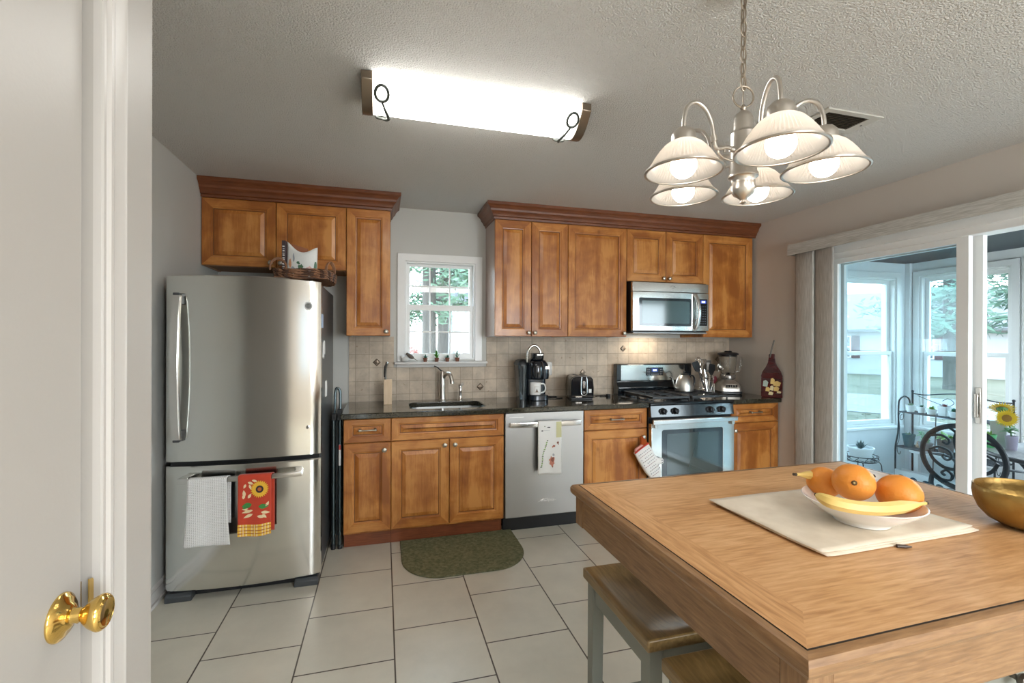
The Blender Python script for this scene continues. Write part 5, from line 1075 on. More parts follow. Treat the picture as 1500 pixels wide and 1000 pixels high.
# ============================================================ TABLE
OAK = wood('light_oak_top', (.41, .205, .078), (.58, .32, .142), (.70, .43, .22), stretch=(.55, 6, 6), rough=.38, coat=.1, fine=21, blot=.45, knots=False, bump=.15, con=.14)
OAKY = wood('light_oak_end', (.41, .205, .078), (.58, .32, .142), (.70, .43, .22), stretch=(6, .55, 6), rough=.38, coat=.1, fine=21, blot=.45, knots=False, bump=.15, con=.14)
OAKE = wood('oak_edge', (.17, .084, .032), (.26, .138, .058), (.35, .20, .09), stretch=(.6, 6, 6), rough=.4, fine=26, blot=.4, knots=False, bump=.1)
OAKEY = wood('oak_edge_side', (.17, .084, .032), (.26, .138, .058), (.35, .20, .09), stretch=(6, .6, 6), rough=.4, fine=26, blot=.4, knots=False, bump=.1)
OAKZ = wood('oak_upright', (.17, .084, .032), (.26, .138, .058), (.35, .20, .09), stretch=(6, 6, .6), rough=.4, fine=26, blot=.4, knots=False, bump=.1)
INLAY = mat('dark_inlay', (.03, .02, .012), .5)
TX0, TX1, TY0, TY1, TZ = .613, 1.800, .557, 1.462, .914
tb = thing('kitchen_table', 'rectangular counter-height oak table with dark inlay line, fruit and placemats on top', 'table', (1.2, 1.0, 0), R(.5))
def W(x, y): return x, y
m = MB()
def trg(i, z): return [(TX0+i, TY0+i, z), (TX1-i, TY0+i, z), (TX1-i, TY1-i, z), (TX0+i, TY1-i, z)]
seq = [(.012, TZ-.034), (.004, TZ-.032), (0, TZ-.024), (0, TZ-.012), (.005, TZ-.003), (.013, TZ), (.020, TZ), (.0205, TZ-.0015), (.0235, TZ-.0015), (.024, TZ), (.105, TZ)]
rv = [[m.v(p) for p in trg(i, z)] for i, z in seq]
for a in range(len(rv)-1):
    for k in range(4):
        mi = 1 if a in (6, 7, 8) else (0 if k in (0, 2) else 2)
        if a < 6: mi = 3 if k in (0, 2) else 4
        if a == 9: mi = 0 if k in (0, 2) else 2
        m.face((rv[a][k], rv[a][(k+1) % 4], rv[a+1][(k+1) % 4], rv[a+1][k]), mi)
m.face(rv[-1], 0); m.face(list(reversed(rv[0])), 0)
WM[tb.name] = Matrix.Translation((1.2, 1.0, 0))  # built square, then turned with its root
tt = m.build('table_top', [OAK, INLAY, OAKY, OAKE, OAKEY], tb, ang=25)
AZ0, AZ1 = .787, .8805; ai = .016
m = MB().box(TX0+ai+.052, TX1-ai-.052, TY0+ai, TY0+ai+.024, AZ0, AZ1, 0).box(TX0+ai+.052, TX1-ai-.052, TY1-ai-.024, TY1-ai, AZ0, AZ1, 0).box(TX0+ai, TX0+ai+.024, TY0+ai+.052, TY1-ai-.052, AZ0, AZ1, 1).box(TX1-ai-.024, TX1-ai, TY0+ai+.052, TY1-ai-.052, AZ0, AZ1, 1)
m.build('apron', [OAKE, OAKEY], tb, bev=.0015)
for x in (TX0+ai-.002, TX1-ai-.050):
    for y in (TY0+ai-.002, TY1-ai-.050): MB().box(x, x+.052, y, y+.052, AZ0-.001, AZ1).build('corner_block', OAKZ, tb, bev=.002)
SAGE = mat('grey_green_paint', (.195, .20, .172), .45, var=(5, (.225, .23, .20), 2, (1, 1, 1)))
SAGE_SHADED = mat('painted_recess_shade', (.035, .036, .032), .6)  # near-black copy of the grey-green, with the recess shade painted in
px0, px1, py0, py1 = 1.00, 1.60, .70, 1.22
m = MB()
for x in (px0, px1-.045):
    for y in (py0, py1-.045): m.box(x, x+.045, y, y+.045, 0, AZ1)
m.box(px0+.010, px1-.010, py0+.05, py1-.010, .06, .10).box(px0+.012, px0+.03, py0+.045, py1-.045, .10, AZ1).box(px1-.03, px1-.012, py0+.045, py1-.045, .10, AZ1).box(px0+.045, px1-.045, py1-.03, py1-.012, .10, AZ1).box(px0+.045, px1-.045, py0+.02, py0+.03, .745, AZ1)
m.box(1.118, 1.152, py0+.012, py0+.035, .10, .80)
bs = m.build('storage_base', [SAGE], tb, bev=.003)
m = MB().box(1.175, 1.50, py0-.005, py0+.018, .585, .742); dr = m.build('drawer', SAGE, bs, bev=.004)
m = MB().box(1.175, 1.50, py0-.002, py0+.018, .12, .575); m.build('cupboard_door', SAGE, bs, bev=.004)
m = MB(); m.lathe([(.006, 0), (.006, -.014), (.012, -.018), (.0165, -.024), (.0155, -.031), (.008, -.036), (.001, -.037)], (1.335, py0-.005, .662), 'y', 20); m.build('drawer_knob', mat('dark_pewter_knob', (.20, .18, .16), .3, .9), bs)
m = MB().box(px0+.02, 1.118, py0+.06, py0+.07, .10, AZ1); m.build('recess_shade_panel', SAGE_SHADED, bs)  # dark sheet standing in for shade inside the table base
# ============================================================ SADDLE STOOLS
SEATW = wood('stool_seat_oak', (.12, .075, .025), (.20, .125, .045), (.30, .195, .075), stretch=(6, .6, 6), rough=.35, coat=.15, fine=15, blot=.5, knots=False, bump=.1)
def stool(label, x0, y0):
    W2, D2, ZS = .285, .405, .622; cx, cy = x0+W2/2, y0+D2/2
    r = thing('saddle_stool', label, 'stool', (cx, cy, 0), 0, 'saddle seat stools pushed under the table')
    m = MB(); nu, nv = 20, 26
    def dish(x, y):
        a = max(0, 1-(x/(W2*.40))**2); b = max(0, 1-(abs(y)/(D2*.40))**3)
        return -.016*(a**.8)*(b**.6)+.004*(abs(y)/(D2/2))**2
    def sf(u, v, top):
        x = (u-.5)*W2; y = (v-.5)*D2; z = ZS+dish(x, y) if top else ZS-.030
        return x, y, z
    tv = [[m.v(sf(i/nu, j/nv, 1)) for j in range(nv+1)] for i in range(nu+1)]; bv = [[m.v(sf(i/nu, j/nv, 0)) for j in range(nv+1)] for i in range(nu+1)]
    for i in range(nu):
        for j in range(nv): m.face((tv[i][j], tv[i+1][j], tv[i+1][j+1], tv[i][j+1])); m.face((bv[i][j], bv[i][j+1], bv[i+1][j+1], bv[i+1][j]))
    bnd = [(i, 0) for i in range(nu)]+[(nu, j) for j in range(nv)]+[(i, nv) for i in range(nu, 0, -1)]+[(0, j) for j in range(nv, 0, -1)]
    for k in range(len(bnd)): a, b = bnd[k], bnd[(k+1) % len(bnd)]; m.face((tv[a[0]][a[1]], tv[b[0]][b[1]], bv[b[0]][b[1]], bv[a[0]][a[1]]))
    m.build('seat', SEATW, r, world=False, bev=.005, ang=50)
    L = .042; ex, ey = W2/2-.012, D2/2-.014
    for sx in (-1, 1):
        for sy in (-1, 1):
            m = MB(); xo, yo = sx*ex, sy*ey; xi, yi = sx*(ex-L), sy*(ey-L); t = .006
            m.rings([[(xo, yo, ZS-.0305), (xi, yo, ZS-.0305), (xi, yi, ZS-.0305), (xo, yi, ZS-.0305)], [(xo, yo, 0), (xi+sx*t, yo, 0), (xi+sx*t, yi+sy*t, 0), (xo, yi+sy*t, 0)]])
            m.build('leg', SAGE, r, world=False, bev=.003)
    m = MB()
    for sx in (-1, 1): x = sx*(ex-.008); m.box(min(x, x-sx*.02), max(x, x-sx*.02), -ey+L, ey-L, ZS-.095, ZS-.0305)
    for sy in (-1, 1): y = sy*(ey-.008); m.box(-ex+L, ex-L, min(y, y-sy*.02), max(y, y-sy*.02), ZS-.095, ZS-.0305)
    m.build('apron', SAGE, r, world=False, bev=.002)
    for sy in (-1, 1): m = MB(); y = sy*(ey-.018); m.box(-ex+L*.8, ex-L*.8, y-.010, y+.010, .18, .215); m.build('stretcher', SAGE, r, world=False, bev=.002)
    for sx in (-1, 1): m = MB(); x = sx*(ex-.018); m.box(x-.010, x+.010, -ey+L*.8, ey-L*.8, .10, .135); m.build('stretcher', SAGE, r, world=False, bev=.002)
    return r
s1 = stool('far wooden saddle stool with grey-green legs, whole seat end showing left of the table', .655, 1.052)
s2 = copy_tree(s1, loc=(.652+.1425, .585+.2025, 0), label='near wooden saddle stool half under the table front corner, cut by the picture edge')

# ============================================================ ON THE TABLE
LIN = mat('cream_placemat', (.66, .575, .46), .8, var=(16, (.75, .67, .55), 4, (1, 1, 1)), bump=(220, .3, .001, (1, 1, 1)))
LINP = mat('placemat_pattern_grey', (.56, .52, .43), .85, var=(40, (.68, .62, .51), 4, (1, 1, 1)))
for k, (dx, dy, rz, lab) in enumerate(((.012, -.006, 3.2, 'cream placemat at the bottom of the stack of three under the fruit bowl'), (.004, .0, 2.4, 'cream placemat in the middle of the stack of three under the fruit bowl'), (0, 0, 3.6, 'cream placemat on top of the stack, directly under the fruit bowl'))):
    pm = thing('placemat', lab, 'placemat', (1.188+dx, .997+dy, TZ+.0006+.0042*k), R(rz-2.0), 'stacked placemats on the oak table')
    m = MB(); hw_, hd_ = .252, .180
    m.grid(lambda u, v: (-hw_+2*hw_*u, -hd_+2*hd_*v, .002+.0010*math.sin(9*u+k)*math.sin(7*v+2*k)+.0025*(max(0, abs(2*u-1)-.8)*5)**2*(max(0, abs(2*v-1)-.6)*2.5)), 24, 18)
    m.build('cloth', LIN, pm, world=False, solid=.0024)
pmt = TZ+.0006+.0042*2+.0042
# bowl
OX, OY = 1.205, .925
bw = thing('fruit_bowl', 'shallow white ceramic bowl holding oranges and bananas on the placemats', 'bowl', (OX, OY, pmt+.0006))
m = MB(); z0 = pmt+.0006; m.lathe([(.062, 0), (.064, .004), (.066, .008), (.085, .018), (.112, .036), (.130, .052), (.134, .0565), (.132, .058), (.127, .0555), (.108, .040), (.080, .022), (.05, .014), (.001, .013)], (OX, OY, z0), seg=56); m.build('bowl_shell', WHITE, bw, ang=60)
ORM = mat('orange_peel', (.70, .235, .026), .42, spec=.4, var=(3.5, (.78, .32, .065), 3, (1, 1, 1)), bump=(170, .35, .003, (1, 1, 1)))
STM = mat('stem_brown', (.14, .08, .03), .7)
def orange(label, c, r, stem=None, sq=.97):
    rt = thing('orange', label, 'orange', (c[0], c[1], c[2]-r), 0, 'three large oranges in the white bowl')
    m = MB(); m.sphere(c, r, (1, 1, sq), 40, 26)
    if stem is not None:
        s_ = V(stem).normalized(); cc = V(c); t1_ = s_.orthogonal().normalized(); t2_ = s_.cross(t1_)
        for v_ in m.bm.verts:
            q = (v_.co-cc); d_ = q.normalized(); an = math.acos(max(-1, min(1, d_.dot(s_))))
            if an < .85:
                az = math.atan2(d_.dot(t2_), d_.dot(t1_)); f = math.exp(-(an/.20)**2)*.055; g = math.exp(-((an-.38)/.25)**2)*.022*max(0, math.sin(6*az))**2
                v_.co = cc+q*(1-f-g)+d_*r*.02*math.exp(-((an-.33)/.16)**2)
    m.build('fruit', ORM, rt, ang=180)
    if stem is not None:
        m = MB(); p = cc+s_*(r*.925); m.tube([p, p+s_*.006], [.0055, .0048], 10); m.tube([p+s_*.0045, p+s_*.0078], [.0028, .002], 8, mi=1); m.tube([p-s_*.001, p+s_*.0025], [.0078, .0064], 8); m.build('stem', [STM, mat('stem_core', (.55, .42, .18), .7)], rt)
camv = (-.75, -.61, .25)
orange('large orange facing the camera with its stem end, on top in the white bowl', (1.187, 0.932, 1.0276), .0480, (-.72, -.62, .20))
orange('large smooth orange at the right side of the white bowl', (1.2857, 0.8891, 1.0024), .0500, None, .96)
orange('orange at the left back of the white bowl, half hidden by the stemmed one', (1.1999, 1.027, 0.9987), .0430)
BAN = mat('banana_peel', (.70, .49, .13), .45, var=(7, (.78, .58, .21), 3, (1, 1, 1))); BANT = mat('banana_tip', (.06, .04, .025), .7)
def banana(label, pts, rr, stem_at):
    rt = thing('banana', label, 'banana', (pts[0][0], pts[0][1], min(p[2] for p in pts)-.015), 0, 'bananas in the white bowl')
    P_ = spline(pts, 8); n = len(P_); rs = []
    for i in range(n):
        t = i/(n-1)
        if stem_at == 1: t = 1-t
        # t=0 stem end
        r_ = .0044 if t < .10 else .0044+(rr-.0044)*min(1, ((t-.10)/.22))**.8 if t < .32 else rr if t < .82 else rr*max(.28, 1-((t-.82)/.18)**2*.75)
        rs.append(r_)
    m = MB(); m.tube(P_, rs, 7); m.build('peel', BAN, rt, ang=24)
    a, b = (P_[0], P_[1]) if stem_at == 0 else (P_[-1], P_[-2]); d = (a-b).normalized(); m = MB(); m.tube([a-d*.001, a+d*.005, a+d*.009], [.0047, .0036, .0042], 7)
    a2, b2 = (P_[-1], P_[-2]) if stem_at == 0 else (P_[0], P_[1]); d2 = (a2-b2).normalized(); m.tube([a2, a2+d2*.003], [.0052, .003], 7); m.build('tip', BANT, rt)
banana('yellow banana lying along the front rim of the white bowl, stem to the right', [(1.0123, 0.8873, 1.0244), (1.0201, 0.8540, 1.0165), (1.0593, 0.8297, 1.0098), (1.1166, 0.8169, 1.0049), (1.1812, 0.8167, 1.0030), (1.2411, 0.8240, 1.0000), (1.2964, 0.8346, 0.9956)], .0155, 1)
banana('yellow banana behind the oranges, stem sticking out to the left', [(1.1074, 1.0331, 1.0258), (1.1496, 1.0369, 1.0196), (1.2240, 1.0527, 1.0036), (1.3045, 1.0563, 0.9923), (1.3618, 1.0405, 0.9925), (1.3786, 1.0203, 1.0050)], .0155, 0)
# gold bowl
GOLD = mat('hammered_gold', (.44, .29, .09), .36, .8, var=(7, (.20, .115, .032), 5, (1, 1, .4)), bump=(28, .4, .008, (1, 1, 1)))
GX, GY = 1.620, .800
gb = thing('gold_bowl', 'hammered gold-brown metal bowl at the right edge of the table', 'bowl', (GX, GY, TZ+.0006))
m = MB(); m.lathe([(.045, 0), (.060, .004), (.082, .016), (.099, .036), (.108, .060), (.111, .080), (.110, .097), (.108, .099), (.106, .097), (.107, .080), (.104, .062), (.095, .039), (.078, .021), (.056, .011), (.001, .009)], (GX, GY, TZ+.0006), seg=56)
m.build('bowl_shell', GOLD, gb, ang=60)
# pen tip sticking out under the placemats
m = MB(); a, b = V((1.158, 0.805, 0.918)), V((1.187, 0.792, 0.918)); d = (b-a).normalized(); m.tube([a-d*.0, b-d*.012, b], [.0042, .0042, .0014], 10)
solo(m.build('pen', mat('pen_brown', (.06, .04, .03), .35)), 'dark pen tip on the oak table by the front edge of the placemats', 'pen', None, (a.x, a.y, TZ))
# ============================================================ IN THE SUNROOM
rk = thing('bakers_rack', 'black wrought iron plant rack with two shelves in the sunroom corner', 'plant rack', (5.42, 3.28, SF))
RY0, RY1, RX0, RX1 = 2.86, 3.70, 5.30, 5.55
for y in (RY0, RY1):
    m = MB(); m.tube(spline([(RX0, y, SF), (RX0, y, .20), (RX0+.005, y, .30), (RX0+.040, y, .45), (RX0+.045, y, .72), (RX0+.07, y, .785), (RX0+.13, y, .81), (RX0+.19, y, .785), (RX0+.215, y, .72), (RX0+.218, y, .64)], 6), .008, 8)
    m.cyl((RX1, y, SF), (RX1, y, .855), .009, seg=8); m.sphere((RX1, y, .862), .013, seg=10, rn=6)
    for z in (.28, .65): m.cyl((RX0+(.04 if z > .4 else .002), y, z), (RX1, y, z), .006, seg=8)
    m.build('end_frame', IRON, rk)
    m = MB(); m.tube(spline([(RX0+.10, y, .62), (RX0+.07, y, .60), (RX0+.075, y, .56), (RX0+.11, y, .57), (RX0+.115, y, .62), (RX0+.08, y, .645), (RX0+.05, y, .60), (RX0+.06, y, .48), (RX0+.05, y, .34), (RX0+.025, y, .30), (RX0+.03, y, .22), (RX0+.06, y, .19), (RX0+.075, y, .22)], 6), .0032, 6); m.build('scroll', IRON, rk)
m = MB(); m.tube(spline([(RX1, RY1, .84), (RX1, RY1-.12, .835), (RX1, RY1-.28, .862), (RX1, (RY0+RY1)/2, .875), (RX1, RY0+.28, .862), (RX1, RY0+.12, .835), (RX1, RY0, .84)], 6), .006, 8); m.tube(spline([(RX1, RY1-.05, .82), (RX1, RY1-.2, .77), (RX1, RY1-.32, .74), (RX1, RY1-.38, .78), (RX1, RY1-.33, .82), (RX1, RY1-.28, .79)], 6), .003, 6)
m.tube(spline([(RX1, RY0+.05, .82), (RX1, RY0+.2, .77), (RX1, RY0+.32, .74), (RX1, RY0+.38, .78), (RX1, RY0+.33, .82), (RX1, RY0+.28, .79)], 6), .003, 6)
m.build('top_rail', IRON, rk)
for z, xf in ((.28, RX0), (.65, RX0+.04)):
    m = MB()
    for k in range(9): x = xf+(RX1-xf)*k/8; m.cyl((x, RY0, z), (x, RY1, z), .004 if 0 < k < 8 else .0065, seg=6)
    m.build('shelf', IRON, rk)
m = MB(); m.cyl((RX0+.03, 3.35, .28), (RX0+.045, 3.35, .65), .005, seg=6); m.cyl((RX0, 3.35, SF), (RX0+.01, 3.35, .28), .005, seg=6); m.build('brace', IRON, rk)
def plant_in(nm, label, x, y, z, r, h, potm, style, n, L, w, leafm, seed=1, group='pots on the iron plant rack', sq=False):
    rt = thing(nm, label, 'plant', (x, y, z), 0, group)
    m = MB()
    if sq: m.rings([[(x+a*s_, y+b*s_, z+zz) for a, b in rrect(-r, r, -r, r, r*.35, 4)] for s_, zz in ((.82, 0), (1, h), (.9, h), (.86, h*.82))])
    else: m.lathe([(r*.72, 0), (r*.98, h*.86), (r*1.06, h*.88), (r*1.06, h), (r*.95, h), (r*.92, h*.84), (.001, h*.84)], (x, y, z), seg=20)
    m.build('pot', potm, rt)
    m = MB(); rnd = random.Random(seed)
    for k in range(n):
        a = rnd.uniform(0, 2*PI)
        if style == 'rosette': e = rnd.uniform(.1, 1.3); b = (x, y, z+h*.82); LL = L*rnd.uniform(.6, 1); cl = .05
        elif style == 'grass': e = rnd.uniform(.7, 1.35); b = (x+r*.4*math.cos(a), y+r*.4*math.sin(a), z+h*.82); LL = L*rnd.uniform(.6, 1.1); cl = .55
        else: e = rnd.uniform(-.2, 1.0); hh = rnd.random(); b = (x+r*.9*math.cos(a*3)*hh, y+r*.9*math.sin(a*3)*hh, z+h*.85+L*2.2*hh); LL = L*rnd.uniform(.5, 1); cl = .2
        leaf(m, b, (math.cos(a)*math.cos(e), math.sin(a)*math.cos(e), math.sin(e)), LL, w, cl)
    if style == 'bush':
        for k in range(6): a = k*1.05; m.tube([(x, y, z+h*.8), (x+r*.5*math.cos(a), y+r*.5*math.sin(a), z+h*.85+L*2)], .0025, 5)
    m.build('leaves', leafm, rt, smooth=False, nofix=True)
SAGEL = mat('leaf_sage', (.20, .30, .20), .5); LIME = mat('leaf_lime', (.22, .40, .10), .5); BURG = mat('leaf_burgundy', (.16, .035, .035), .5)
WPOT = mat('white_pot', (.72, .72, .72), .4); GPOT = mat('grey_pot', (.28, .27, .27), .6); TPOT = mat('teal_pot', (.02, .09, .11), .35)
plant_in('potted_succulent', 'pale succulent in a white pot at the left end of the rack top shelf', 5.40, 3.62, .657, .042, .07, WPOT, 'rosette', 26, .05, .008, SAGEL, 2)
plant_in('potted_succulent', 'green succulent in second white pot on the rack top shelf', 5.42, 3.525, .657, .040, .065, WPOT, 'rosette', 24, .04, .008, GR[0], 3)
plant_in('potted_succulent', 'spreading green succulent in a low white pot mid top shelf of the rack', 5.41, 3.43, .657, .046, .055, WPOT, 'rosette', 30, .055, .010, GR[1], 4)
plant_in('potted_succulent', 'dark red rosette plant in a tall white square pot on the rack top shelf', 5.43, 3.33, .657, .045, .095, WPOT, 'rosette', 34, .055, .010, BURG, 5, sq=True)
plant_in('potted_succulent', 'grey-green succulent in a white pot right of the red rosette on the rack', 5.40, 3.23, .657, .042, .06, WPOT, 'rosette', 26, .06, .012, GR[0], 6)
plant_in('potted_plant', 'dark teal pot with a tufted plant on the rack lower shelf, left', 5.40, 3.635, .287, .055, .13, TPOT, 'rosette', 30, .06, .008, SAGEL, 7)
plant_in('potted_plant', 'feathery pale green plant in a grey pot on the rack lower shelf', 5.38, 3.465, .287, .060, .075, GPOT, 'bush', 120, .055, .010, mat('leaf_pale_green', (.22, .40, .24), .5), 8)
plant_in('potted_plant', 'arching green spider plant in a brown-grey pot on the rack lower shelf', 5.42, 3.31, .287, .075, .16, mat('taupe_pot', (.16, .12, .11), .6), 'grass', 46, .17, .011, LIME, 9)
m = MB(); m.sphere((5.41, 3.553, .31), .022, seg=14, rn=8); m.lathe([(.014, .33), (.017, .335), (.012, .355), (.001, .36)], (5.41, 3.55, 0), seg=12); solo(m.build('garden_ornament', mat('ornament_peach', (.58, .36, .24), .6)), 'small peach ornament between the pots on the rack lower shelf', 'ornament', None, (5.41, 3.55, .288))
# white crate with leaf prints
bxw = thing('printed_crate', 'long white crate with dark leaf prints on the floor under the plant rack', 'crate', (5.28, 3.36, SF))
MB().prism([(5.19, 3.02), (5.28, 3.02), (5.28, 3.63), (5.19, 3.63)], 'z', SF+.001, .065, [[(5.197, 3.027), (5.273, 3.027), (5.273, 3.623), (5.197, 3.623)]]).box(5.197, 5.273, 3.027, 3.623, SF+.001, SF+.01).build('crate_body', WPOT, bxw)
m = MB()
for k in range(5):
    yy = 3.565-.115*k; pts = [(yy+.034*math.cos(2*PI*q/14)*(1 if q < 8 else .8), -.005+.026*math.sin(2*PI*q/14)*(1 if math.sin(2*PI*q/14) > 0 else .55)) for q in range(14)]
    m.prism(pts, 'x', 5.1885, 5.1898); m.prism([(yy-.004, -.05), (yy+.004, -.05), (yy+.004, -.01), (yy-.004, -.01)], 'x', 5.1887, 5.1898)
m.build('leaf_prints', mat('print_teal', (.02, .07, .10), .6), bxw, smooth=False)
m = MB().box(5.33, 5.37, 3.50, 3.54, SF, .245).box(5.33, 5.37, 2.95, 2.99, SF, .245).box(5.30, 5.54, 2.92, 3.56, .245, .272)
solo(m.build('low_bench', WPOT, bev=.003), 'low white wooden bench standing beneath the plant rack shelf', 'bench', None, (5.42, 3.24, SF))
# white pot on a wire stand
ws = thing('plant_stand', 'low black wire plant stand by the sunroom north wall', 'plant stand', (4.615, 3.55, SF))
m = MB(); m.tube(circ(4.615, 3.55, .135, 32) and [(p[0], p[1], .215) for p in circ(4.615, 3.55, .135, 32)], .005, 6, closed=True); m.tube([(p[0], p[1], .262) for p in circ(4.615, 3.55, .145, 32)], .004, 6, closed=True)
for k in range(12):
    a = 2*PI*k/12; c_, s_ = math.cos(a), math.sin(a); m.tube(spline([(4.615+.135*c_, 3.55+.135*s_, .215), (4.615+.15*c_+.02*s_, 3.55+.15*s_-.02*c_, .235), (4.615+.14*c_, 3.55+.14*s_, .25), (4.615+.145*c_, 3.55+.145*s_, .262)], 4), .003, 5)
for k in range(-2, 3): h = math.sqrt(.135**2-(k*.045)**2); m.cyl((4.615+k*.045, 3.55-h, .215), (4.615+k*.045, 3.55+h, .215), .0035, seg=6)
m.build('wire_top', IRON, ws)
for k in range(4):
    a = PI/4+PI/2*k; c_, s_ = math.cos(a), math.sin(a); m = MB(); m.tube(spline([(4.615+.135*c_, 3.55+.135*s_, .215), (4.615+.165*c_, 3.55+.165*s_, .18), (4.615+.175*c_, 3.55+.175*s_, .05), (4.615+.19*c_, 3.55+.19*s_, SF+.006)], 5), .005, 6); m.build('leg', IRON, ws)
plant_in('potted_succulent', 'trailing succulent in a white pot on the black wire stand', 4.615, 3.55, .2195, .108, .125, WPOT, 'rosette', 30, .10, .010, mat('leaf_grey', (.10, .14, .14), .5), 12, group='pots in the sunroom')
# scroll-back iron chair
sc_ = thing('iron_chair', 'black cast iron bistro chair with round scrollwork back beyond the sliding door', 'chair', (4.05, 2.265, SF))
cxp, cyp, czp, ry, rz_ = 3.86, 2.265, .595, .242, .218
IR2 = IRON
m = MB(); m.tube([(cxp, cyp+ry*math.cos(2*PI*k/40), czp+rz_*math.sin(2*PI*k/40)) for k in range(40)], .018, 10, closed=True, flat=.7); m.build('back_hoop', IR2, sc_)
m = MB()
def sc2(pts, r=.012): m.tube(spline([(cxp, cyp+a*ry, czp+b*rz_) for a, b in pts], 6), r, 8, flat=.7)
for s_ in (1, -1):
    sc2([(s_*.02, -.95), (s_*.14, -.45), (s_*.08, .05), (s_*.16, .55), (s_*.05, .95)], .013)
    sc2([(s_*.80, .10), (s_*.55, .22), (s_*.28, .12), (s_*.24, -.06), (s_*.36, -.16), (s_*.46, -.06), (s_*.40, .02)])
    sc2([(s_*.82, .05), (s_*.70, -.22), (s_*.42, -.42), (s_*.14, -.42)])
    sc2([(s_*.55, -.82), (s_*.28, -.80), (s_*.22, -.62), (s_*.36, -.50), (s_*.48, -.60), (s_*.40, -.68)])
    sc2([(s_*.78, .55), (s_*.50, .62), (s_*.30, .50), (s_*.34, .36), (s_*.46, .40)])
    sc2([(s_*.10, .75), (s_*.30, .90), (s_*.5, .82)])
m.build('scrollwork', IR2, sc_)
m = MB(); m.prism(circ(4.06, cyp, .21, 32), 'z', .285, .30); m.tube([(p[0], p[1], .29) for p in circ(4.06, cyp, .21, 36)], .013, 8, closed=True); m.build('seat', IR2, sc_)
for sx, sy in ((-1, 1), (-1, -1), (1, 1), (1, -1)):
    m = MB(); 
    if sx < 0: m.tube(spline([(cxp, cyp+sy*.175, czp-.155), (3.87, cyp+sy*.19, .36), (3.90, cyp+sy*.18, .28), (3.86, cyp+sy*.19, .05), (3.81, cyp+sy*.22, SF+.012)], 6), .015, 8)
    else: m.tube(spline([(4.21, cyp+sy*.14, .285), (4.26, cyp+sy*.17, .15), (4.23, cyp+sy*.17, 0), (4.28, cyp+sy*.19, SF+.012)], 6), .015, 8)
    m.build('leg', IR2, sc_)
for sy in (1, -1):
    m = MB(); m.tube(spline([(cxp, cyp+sy*.235, czp-.02), (3.95, cyp+sy*.27, czp-.03), (4.10, cyp+sy*.27, czp-.05), (4.19, cyp+sy*.25, czp-.09), (4.18, cyp+sy*.22, .46), (4.17, cyp+sy*.19, .295)], 6), .013, 8, flat=.6); m.build('armrest', IR2, sc_)
# mosaic table with plants
mt = thing('mosaic_table', 'round mosaic-top metal table in the sunroom holding sunflowers', 'table', (4.95, 2.15, SF))
MOS = bricks('mosaic_top', 'XY', (0, 0), .035, .03, .003, (.42, .42, .42), (.25, .25, .27), (.55, .55, .55), .5, .3, (20, .3))
m = MB(); m.prism(circ(4.95, 2.15, .52, 56), 'z', .525, .548); tt2 = m.build('table_top', MOS, mt)
m = MB(); m.tube([(p[0], p[1], .535) for p in circ(4.95, 2.15, .525, 64)], .016, 8, closed=True); m.build('rim', IRON, tt2)
for k in range(4):
    a = PI/4+PI/2*k; c_, s_ = math.cos(a), math.sin(a); m = MB(); m.tube(spline([(4.95+.38*c_, 2.15+.38*s_, .524), (4.95+.30*c_, 2.15+.30*s_, .42), (4.95+.22*c_, 2.15+.22*s_, .2), (4.95+.38*c_, 2.15+.38*s_, SF+.012)], 6), .014, 8); m.build('leg', IRON, mt)
TT = .5488
m = MB(); m.prism([(2.535, TT), (2.635, TT), (2.642, .752), (2.530, .758)], 'x', 4.83, 4.93); solo(m.build('square_planter', mat('pale_grey_planter', (.55, .57, .55), .6), bev=.004), 'tall pale grey square planter on the mosaic table', 'planter', None, (4.88, 2.585, TT))
plant_in('potted_plant', 'bright green plastic pot on the mosaic table by the planter', 4.72, 2.585, TT, .045, .105, mat('bright_green_plastic', (.10, .42, .16), .4), 'rosette', 16, .06, .01, LIME, 21, group='pots in the sunroom')
SUNY = mat('sunflower_petal', (.75, .52, .03), .6); SUNC = mat('sunflower_heart', (.30, .16, .03), .8); SUNG = mat('sunflower_green', (.10, .24, .09), .6)
